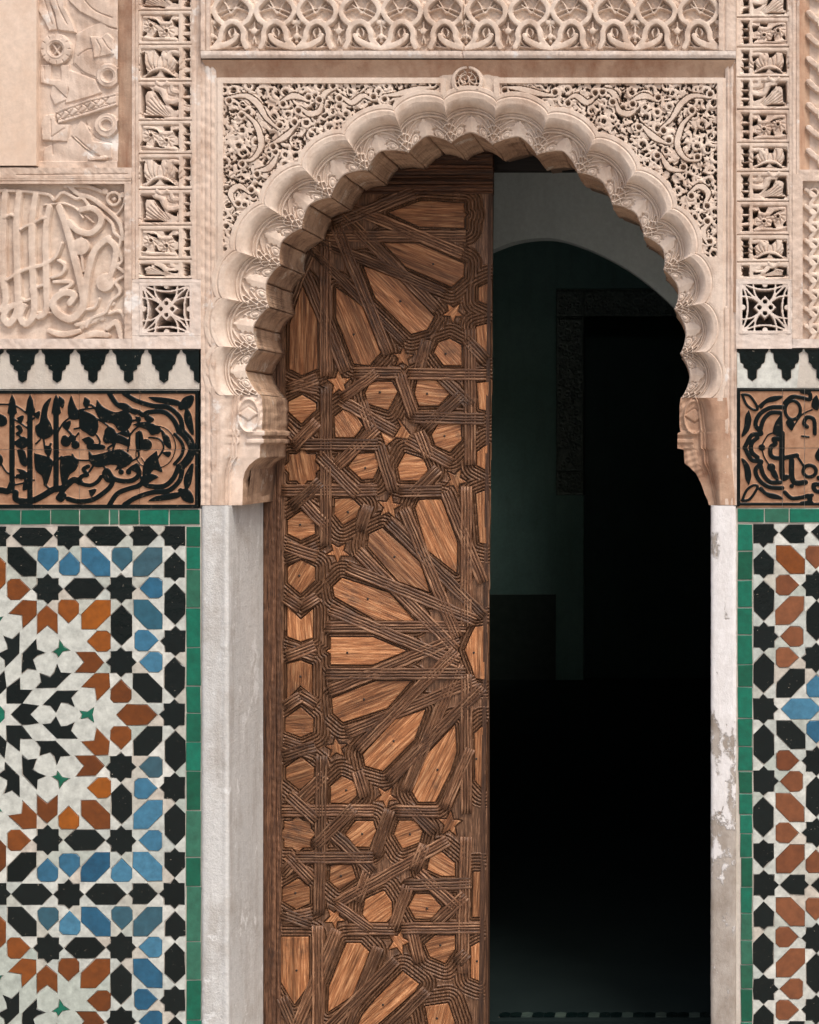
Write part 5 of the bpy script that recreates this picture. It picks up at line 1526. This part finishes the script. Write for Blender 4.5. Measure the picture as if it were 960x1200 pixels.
# ================================================================== the wooden door
door = empty('wooden_door', 'tall cedar door leaf with interlaced star strapwork, closed over the left half of the doorway', 'door', None)
DD = BK + 0.035       # depth of the strapwork's face
def tiltx(y): return -(y - 590) * 0.0118
PANELS = [
 [(456,249),(494,235),(544,238),(544,248),(547,251.5),(544,255),(544,267),(491,265)],
 [(450,285),(491,285.5),(544,309),(543.5,324),(529,336),(476,312.7)],
 [(425.4,311),(467.6,327),(508.5,371),(500,386),(482,391),(440,349)],
 [(394,337.5),(425,359),(446,413),(432.6,428),(415,426),(394,372)],
 [(354,334.5),(371.4,372),(371.4,432),(354,439.5),(339,432),(339,381)],
 [(527,397),(540.5,404.5),(540.5,428),(520,428),(509,413),(514,401.5)],
 [(433,450),(440,447),(459,447.7),(465.6,459),(454.5,480.6),(431,473),(428,461)],
 [(489.5,445.7),(511,445.7),(527,461),(514,475.5),(491,476),(486,461)],
 [(354,463),(370,472.5),(370,480),(353,496),(338,482.7),(338,471)],
 [(402,480.6),(416.6,485.6),(425,499),(415,512.7),(392.7,512.7),(392,488.5)],
 [(514,497),(539.6,497),(540.5,516),(527,530),(510,522),(506,510)],
 [(419.5,532),(439,531),(444,545),(437,561),(424,562),(408,547)],
 [(475,531),(496,538),(501,551),(491,563),(469,563),(466,548)],
 [(392.7,585),(412,584),(422,594),(416.6,606.6),(401.5,615),(392,603)],
 [(353,599),(368.5,610),(368.5,625.5),(352.5,633),(337,625.5),(337,610)],
 [(517,585),(491,586),(486.6,596),(501,644.5),(534.7,671),(535.6,636)],
 [(431,640),(433,626),(448,619),(492.5,659),(503,694),(466.7,681.7)],
 [(337,665),(352,656),(369,665),(369,680),(352,696),(337,683)],
 [(400.6,677.5),(390,688),(392,699),(440,727),(485,727),(456,695)],
 [(337,711),(352.5,726.5),(366.5,714),(366.5,747.5),(352.5,752),(336.5,746)],
 [(387.5,747),(437,747),(476,763),(437,779),(387.5,779),(387.5,766),(382.5,763.5),(387.5,760.5)],
 [(336.5,778),(352,774),(365.6,779.5),(365.6,814.5),(352,803),(336.5,819)],
 [(389,819),(440,798.5),(481,798.5),(453,830.5),(402,846.6),(390,836)],
 [(352.5,829),(367,842),(366.5,858),(352.5,864),(334.5,857),(334.5,842)],
 [(425.4,884.5),(463,843.7),(498,832),(485,867),(448.7,903.5),(428,897.6)],
 [(533,850),(534.5,882),(527,905),(510,940),(490,940),(483,928),(500,885)],
 [(335,900),(352.5,887),(368,900),(367,912),(351,925.5),(335,913)],
 [(400.6,910),(416.6,917.5),(418,932),(409,942),(387.5,941),(387.5,922)],
 [(416.6,962.7),(437,962.7),(440.5,974),(432.6,992.7),(416.6,992.7),(405,978)],
 [(467.6,962),(486.6,962),(495,974),(491,987.5),(472,994.7),(462,978.7)],
 [(517,998.5),(533,1012),(533,1027),(517,1027),(501,1019.5),(504,1005)],
 [(387.5,1013.7),(412,1013.7),(416.6,1029.7),(397.7,1043),(386,1032.7)],
 [(349.6,1029.7),(362.7,1040),(362.7,1059),(347,1066),(331,1056),(331,1041)],
 [(450,1044),(459,1057.4),(459,1075),(453,1081),(432.6,1081),(425,1072),(428,1054.5)],
 [(486.6,1048),(504,1048),(517,1063),(505.5,1077),(486.6,1077),(479,1063)],
 [(510,1096.8),(533,1096.8),(533,1113),(521.6,1129),(504,1121.6),(498,1107)],
 [(329,1098),(362,1098),(362,1153.6),(345,1177),(329,1151)],
 [(406,1105.5),(422.5,1105.5),(432.6,1116),(413.7,1167),(384.5,1186),(386,1156.6)],
 [(472,1139),(491,1153.6),(486.6,1162),(443,1200),(412,1218),(425,1190),(440,1172)],
 [(558,383),(573,379),(573,415),(559,402)], [(559,449),(573,447),(573,482),(561.7,479)], [(559,530),(572,520),(572,552),(559,545)],
 [(558,579),(571,574),(570.5,638),(562,636)], [(545,762),(552,745),(557,735),(569,733),(568.5,797),(557,795),(553,783)],
 [(561,337),(573.5,331),(573.5,358),(561,352)], [(555,1022),(564,1022),(563,1075),(553,1075)], [(556,860),(567,850),(566,925),(557,915)],
 [(498,1180),(525,1176),(533,1200),(505,1215)], [(552,1110),(563,1104),(562,1150),(552,1146)],
]
def star5(cx, cy, r, a, asp=1.0, skew=0.0):
    out = []
    for k in range(10):
        rr_ = r if k % 2 == 0 else r * 0.42
        t = a + k * math.pi / 5
        x, y = rr_ * math.cos(t), rr_ * math.sin(t) * asp
        out.append((cx + x + skew * y, cy + y))
    return out
STARS = [star5(531, 366, 12, 0.35), star5(472, 419, 12, 1.0), star5(397, 449, 14, -1.6, 1.15), star5(534, 563, 13, 1.4, 1.1), star5(456, 594, 14, 1.1, 1.0), star5(396, 647, 14, 0.35, 0.85),
         star5(394, 877, 13, -0.4, 0.9), star5(452, 934, 13, -1.0), star5(527, 966, 14, -1.5, 1.1), star5(467, 1104, 14, -1.25, 1.1), star5(392, 1076, 12, 1.5, 1.1)]
STARS += [[(466, 491), (477, 505), (484, 515), (463, 512), (470, 500)], [(446, 506), (463, 513), (452, 522)]]
EIGHT = [star8(354, 548, 31), star8(348.5, 978, 31)]
strapc = []
def rosette(c, k0, k1, r0=27.5, L0=28, L1=192):
    for k in range(k0, k1 + 1):
        a = k * math.pi / 8
        for s_ in (-1, 1):
            dx, dy = math.cos(a), math.sin(a)
            strapc.append(((c[0] + dx * L0 - dy * r0 * s_, c[1] + dy * L0 + dx * r0 * s_), (c[0] + dx * L1 - dy * r0 * s_, c[1] + dy * L1 + dx * r0 * s_)))
rosette((574, 762), 4, 12)
rosette((354, 249), -1, 5)
rosette((345, 1277), -5, -2)
EX = [((381, 455), (380, 640)), ((352, 521), (443, 521)), ((330, 573), (442, 573)), ((444, 504), (396, 549)), ((374, 534), (419, 580)), ((551, 385), (551, 545)), ((478, 438), (570, 439)),
      ((480, 489), (568, 491)), ((516, 443), (552, 477)), ((541, 463), (497, 503)), ((468, 437), (485, 488)), ((400, 466), (530, 541)), ((444, 522), (461, 577)), ((468, 576), (518, 575)),
      ((425, 470), (438, 505)), ((491, 506), (503, 536)), ((372, 494), (343, 524)), ((335, 500), (352, 518)), ((513, 548), (478, 582)), ((340, 592), (374, 562)), ((352, 585), (384, 618)),
      ((422, 622), (432, 592)), ((335, 640), (372, 652)), ((335, 655), (372, 641)), ((372, 700), (352, 712)), ((334, 700), (352, 712)), ((337, 449), (372, 456)), ((372, 443), (337, 456)),
      ((445, 440), (403, 470)), ((500, 398), (490, 437)), ((415, 437), (470, 437)), ((548, 395), (572, 420)), ((384, 460), (404, 447))]
strapc += EX
for a, b in EX:
    m_ = lambda p: (p[0] - (1526 - 2 * p[1]) * 0.0115, 1526 - p[1])
    strapc.append((m_(a), m_(b)))
strapc += [((336, 757), (369, 769)), ((336, 769), (369, 757))]
ALLP = PANELS + STARS + EIGHT
# bed of mitred grooved mouldings round every inlaid piece
LX0, LX1, LY0, LY1 = 326, 577, 214, 1262
hf = HF(LX0, LY0, LX1, LY1, 0.9, 0.0)
dm = np.full(hf.X.shape, 40.0)
ds_ = np.full(hf.X.shape, 40.0)
for P_ in ALLP:
    w_, d = hf.pd(P_, 34)
    if P_ in STARS: ds_[w_] = np.minimum(ds_[w_], d)
    else: dm[w_] = np.minimum(dm[w_], d)
g = -0.4 - 3.2 * (0.5 + 0.5 * np.cos(np.clip(dm, 0, 99) / 3.9 * 2 * math.pi)) ** 2.5
g = np.where(dm < 1.6, -4.5, g)
g = np.where(dm > 22, -1.4, g)
g = np.where(ds_ < 1.5, -4.0, g)
hf.h = g
edge_ok = hf.X < (575.5 + tiltx(hf.Y))
hf.h = np.where(hf.X < 333.5 + tiltx(hf.Y) * 0.6, -0.8, hf.h)
hf.wear(0.5, 7, 77)
hf.build('moulding_bed', 'w_bed', door, DD, keep=edge_ok)
# inlaid pieces
for P_ in ALLP:
    q = [(min(p[0], 573 + tiltx(p[1])), p[1]) for p in P_]
    nm = 'inlay_panel' if P_ in PANELS else 'inlay_star'
    po = prism(nm, q, DD + 0.002 + rnd.uniform(-.0008, .0008), DD + 0.02, 'w_panel', door, 0.9, (rnd.gauss(0, .02), rnd.gauss(0, .02)))
    ax_ = axis_angle(q); relocal(po, ax_[0], ax_[1], DD, ax_[2] if nm == 'inlay_panel' else rnd.uniform(0, 3))
    if nm == 'inlay_panel' and rnd.random() < 0.75:
        cx = sum(p[0] for p in P_) / len(P_) + rnd.uniform(-4, 4); cy = sum(p[1] for p in P_) / len(P_) + rnd.uniform(-3, 3)
        if cx < 560:
            prism('nail', [(cx + 1.4 * math.cos(a), cy + 1.4 * math.sin(a)) for a in np.linspace(0, 5.6, 8)], DD - 0.0005, DD + 0.01, 'nail', door, 0.4)
# straps: ribbed strips laid over and under each other
def cut_line(a, b):
    """trim a strap to the leaf"""
    x0, x1, y0, y1 = 330, 573, 224, 1241
    dx, dy = b[0] - a[0], b[1] - a[1]; t0, t1 = 0.0, 1.0
    for p, q in ((-dx, a[0] - x0), (dx, x1 - a[0]), (-dy, a[1] - y0), (dy, y1 - a[1])):
        if abs(p) < 1e-9:
            if q < 0: return None
        else:
            r = q / p
            if p < 0: t0 = max(t0, r)
            else: t1 = min(t1, r)
    if t0 >= t1: return None
    return (a[0] + dx * t0, a[1] + dy * t0), (a[0] + dx * t1, a[1] + dy * t1)
cnt = 0
BIG = [offset(P_, -0.6) for P_ in ALLP]
BB = [(min(p[0] for p in P_), min(p[1] for p in P_), max(p[0] for p in P_), max(p[1] for p in P_)) for P_ in BIG]
def blocked(x, y):
    if x > 573.5 + tiltx(y): return True
    for P_, bb in zip(BIG, BB):
        if bb[0] < x < bb[2] and bb[1] < y < bb[3]:
            c = False
            for i in range(len(P_)):
                a_, b_ = P_[i - 1], P_[i]
                if (a_[1] > y) != (b_[1] > y) and x < (b_[0] - a_[0]) * (y - a_[1]) / (b_[1] - a_[1]) + a_[0]: c = not c
            if c: return True
    return False
def strap(a, b, wd, lift):
    L = math.hypot(b[0] - a[0], b[1] - a[1])
    ux, uy = (b[0] - a[0]) / L, (b[1] - a[1]) / L; nx, ny = -uy, ux
    prof = [(-1, 9), (-1, 1.0), (-.92, 0)]
    for c in (-.5, 0, .5):
        prof += [(c - .13, -.3 + abs(c)), (c - .04, 2.8), (c + .04, 2.8), (c + .13, -.3 + abs(c))]
    prof += [(.92, 0), (1, 1.0), (1, 9)]
    n = max(3, int(L / 7))
    P = np.empty((n, len(prof), 3))
    wob = rng.normal(0, 0.2, (n,)); wz = rng.normal(0, 0.3, (n,))
    for i in range(n):
        t = i / (n - 1) * L
        for j, (w0, h0) in enumerate(prof):
            px = a[0] + ux * t + nx * (w0 * wd / 2 + wob[i]); py = a[1] + uy * t + ny * (w0 * wd / 2 + wob[i])
            q = W(px, py, DD)
            P[i, j] = (q[0], lift + (h0 + wz[i] * (j > 1)) * S * 0.8, q[2])
    caps0 = P[:1].copy(); caps0[..., 1] = DD + 0.012; caps1 = P[-1:].copy(); caps1[..., 1] = DD + 0.012
    P = np.concatenate([caps0, P, caps1], 0)
    o = grid_mesh('strap', P, None, 'w_strap', door, False)
    relocal(o, (a[0] + b[0]) / 2, (a[1] + b[1]) / 2, DD, math.atan2(uy, ux))
for si, (a, b) in enumerate(strapc):
    r = cut_line(a, b)
    if not r: continue
    a, b = r
    L = math.hypot(b[0] - a[0], b[1] - a[1])
    if L < 10: continue
    ux, uy = (b[0] - a[0]) / L, (b[1] - a[1]) / L; nx, ny = -uy, ux
    best = None
    ts = np.arange(1, L, 3.0)
    for wd in (13.5, 12, 10.5):
        for o_ in (0, -1.5, 1.5, -3, 3, -4.5, 4.5):
            bad = [any(blocked(a[0] + ux * t + nx * (o_ + e * wd / 2), a[1] + uy * t + ny * (o_ + e * wd / 2)) for e in (-.95, 0, .95)) for t in ts]
            sc_ = sum(bad) * 3 + abs(o_) * 0.8 + (14.5 - wd) * 1.2
            if best is None or sc_ < best[0]: best = (sc_, wd, o_, bad)
    _, wd, o_, bad = best
    run = None
    for t, bd in list(zip(ts, bad)) + [(L, True)]:
        if not bd and run is None: run = t
        if bd and run is not None:
            e_ = t - (3.0 if t < L else 0)
            if e_ - run > 11:
                s0, s1 = (0 if run <= 1 else run), (L if t >= L else e_)
                strap((a[0] + ux * s0 + nx * o_, a[1] + uy * s0 + ny * o_), (a[0] + ux * s1 + nx * o_, a[1] + uy * s1 + ny * o_), wd, DD - 0.0022 - 0.0011 * (si % 3)); cnt += 1
            run = None
print('straps', cnt)
# left stile, right edge, top rails
def plank(x0, y0, x1, y1, d, m, nm, seed, n=4, vertical=True):
    h_ = HF(x0, y0, x1, y1, 1.1, 0)
    for i in range(1, n):
        u = i / n
        if vertical: h_.line([(x0 + (x1 - x0) * u, y0), (x0 + (x1 - x0) * u, y1)], 1.2, 1.8, False)
        else: h_.line([(x0, y0 + (y1 - y0) * u), (x1, y0 + (y1 - y0) * u)], 1.2, 1.8, False)
    h_.wear(0.5, 5, seed)
    return h_.build(nm, m, door, d, edge=14)
plank(286, 330, 318, 1262, DD - 0.003, 'w_stile', 'stile', 1, 3)
plank(318.3, 330, 329, 1262, DD - 0.001, 'w_stile', 'stile', 2, 2)
for i, (y0, y1, dz) in enumerate(((150, 193, -0.004), (193.3, 200, -0.009), (200.3, 212, -0.002), (212.3, 219, -0.008), (219.3, 227, -0.003))):
    plank(330, y0, 577.5, y1, DD + dz, 'w_rail', 'top_rail', 10 + i, 3 if y1 - y0 > 8 else 2, False)
v = []
for (px, py) in ((573.5, 150), (573.5 + 3.8, 150), (567.6 - 3.4 + 3.6 - 1.8, 1262), (567.6 - 6.8 - 0.6, 1262)):
    v.append(W(px, py, DD + 0.001))
v2 = [(p[0], DD + 0.05, p[2]) for p in v]
mesh_pd('meeting_edge', v + v2, [(3, 2, 1, 0), (0, 1, 5, 4), (1, 2, 6, 5), (2, 3, 7, 6), (3, 0, 4, 7)], 'w_stile', door)
box('door_back', 280, 150, 572, 1262, DD + 0.012, DD + 0.05, 'w_stile', door)

# beam over the opening
beam = wbox('lintel_beam', XW(300), XW(860), DD + 0.06, DD + 0.10, W(0, 200, DD + 0.06)[2], W(0, 140, DD + 0.06)[2], 'w_dark', None)
tag(beam, 'blackened timber beam across the head of the doorway, behind the arch', 'beam')

# mosaic threshold
TH0 = 0.485
th = empty('threshold', 'dark tiled threshold strip on the floor of the doorway', 'threshold', None)
wbox('step', XW(268) , XW(833), DD + 0.055, 0.56, -0.003, 0.010, 'floor_in', th)
for i in range(22):
    x0 = XW(560) + i * 0.036
    c = ['t_black', 't_black', 'dado'][i % 3]
    mesh_pd('threshold_tile', [(x0, TH0 + 0.002, .0140), (x0 + .017, TH0, .0140), (x0 + .034, TH0 + 0.002, .0140), (x0 + .034, TH0 + 0.036, .0140), (x0 + .017, TH0 + 0.044, .0140), (x0, TH0 + 0.036, .0140),
             (x0, TH0 + 0.002, .0105), (x0 + .017, TH0, .0105), (x0 + .034, TH0 + 0.002, .0105), (x0 + .034, TH0 + 0.036, .0105), (x0 + .017, TH0 + 0.044, .0105), (x0, TH0 + 0.036, .0105)],
            [(0, 1, 2, 3, 4, 5), (6, 7, 1, 0), (7, 8, 2, 1), (8, 9, 3, 2), (9, 10, 4, 3), (10, 11, 5, 4), (11, 6, 0, 5)], c, th)

# ================================================================== rooms behind
AD = 1.25      # depth of the inner arch
ia = empty('inner_arch', 'dim grey plaster wall with a plain round arch inside the doorway', 'arch', None)
ap = [(455, 700), (456, 480), (470, 400), (500, 345), (530, 316), (560, 300), (576, 293), (600, 284), (625, 279.5), (650, 279.5), (675, 286), (700, 296), (732, 313), (760, 333), (790, 360), (812, 386), (830, 420), (838, 470), (840, 700)]
ap = smooth_path(ap, 4)
inn = np.array([W(x, y, AD) for x, y in ap])
inn[0, 2] = 0; inn[-1, 2] = 0
top = inn.copy(); top[:, 2] = W(0, 20, AD)[2]
lo_ = inn.copy()
mid = int(np.argmax(inn[:, 2]))
grid_mesh('arch_wall', np.array([top, inn]), None, 'inner_wall', ia, False)
bk = inn.copy(); bk[:, 1] = AD + 0.09
fr2 = inn.copy(); fr2[:, 1] = AD
grid_mesh('arch_soffit', np.array([fr2, bk]), None, 'inner_wall', ia, True)
xL, xR = inn[0, 0], inn[-1, 0]
wbox('arch_wall', -2.2, xL - .001, AD, AD + 0.09, 0, top[0, 2], 'inner_wall', ia)
wbox('arch_wall', xR + .001, 3.4, AD, AD + 0.09, 0, top[0, 2], 'inner_wall', ia)
hall = empty('entrance_hall', 'dim plastered hall with bare walls seen through the doorway', 'room', None)
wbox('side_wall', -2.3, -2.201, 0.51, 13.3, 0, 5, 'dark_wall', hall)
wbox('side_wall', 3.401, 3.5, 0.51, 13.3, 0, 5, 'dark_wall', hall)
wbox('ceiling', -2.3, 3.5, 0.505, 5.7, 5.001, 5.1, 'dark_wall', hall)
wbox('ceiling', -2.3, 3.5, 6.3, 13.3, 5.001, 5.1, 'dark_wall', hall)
wbox('ceiling', -2.3, -0.7, 5.701, 6.299, 5.001, 5.1, 'dark_wall', hall)  # slot left open beside this piece, added so sky light reaches the far wall
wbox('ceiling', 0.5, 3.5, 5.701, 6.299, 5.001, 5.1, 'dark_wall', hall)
wbox('upper_wall', -2.2, 3.4, AD + 0.01, AD + 0.08, top[0, 2] + .001, 5, 'inner_wall', hall)
BD = 8.39      # far wall
# keep the far wall's own floor line where the photograph has it
fw = empty('far_wall', 'dark far wall of the hall with a low tiled dado', 'wall', None)
def bx(name, x0, y0, x1, y1, d0, d1, m, parent): return box(name, x0, y0, x1, y1, d0, d1, m, parent)
yf = VY + (FLOOR - VY) * D / (D + BD)
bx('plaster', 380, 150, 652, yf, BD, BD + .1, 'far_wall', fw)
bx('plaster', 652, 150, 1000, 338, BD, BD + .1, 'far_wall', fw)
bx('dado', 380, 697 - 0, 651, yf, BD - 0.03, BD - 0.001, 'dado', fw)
idw = empty('inner_doorway', 'dark doorway framed by a carved border on the far wall', 'doorway', None)
def carved(x0, y0, x1, y1, seed, sp=5):
    h_ = HF(x0, y0, x1, y1, 0.9, -1)
    r = random.Random(seed)
    for _ in range(int((x1 - x0) * (y1 - y0) / 34)):
        x, y = r.uniform(x0 + 3, x1 - 3), r.uniform(y0 + 3, y1 - 3)
        h_.ring(x, y, r.uniform(1.8, 3.2), 1.5, 0.8, edge=0.8)
    h_.stroke([(x0 + 1, y0 + 1), (x1 - 1, y0 + 1), (x1 - 1, y1 - 1), (x0 + 1, y1 - 1), (x0 + 1, y0 + 1)], 1.6, 1.2, 0.8, smooth=False)
    h_.h *= 3
    return h_.build('carved_border', 'inner_carving', idw, BD - 0.04)
carved(652, 339, 684, 371, 1); carved(684.5, 339, 850, 371, 2); carved(652, 371.5, 684, 552, 3); carved(652, 552.5, 684, 580, 4)
bx('jamb_stone', 652, 580.5, 684, yf, BD - 0.06, BD + .1, 'far_wall', idw)
bx('dark_leaf', 684.5, 371.5, 860, yf, BD + 0.12, BD + .6, 'dark_wall', idw)  # the opening's darkness is put into the leaf's dark teal
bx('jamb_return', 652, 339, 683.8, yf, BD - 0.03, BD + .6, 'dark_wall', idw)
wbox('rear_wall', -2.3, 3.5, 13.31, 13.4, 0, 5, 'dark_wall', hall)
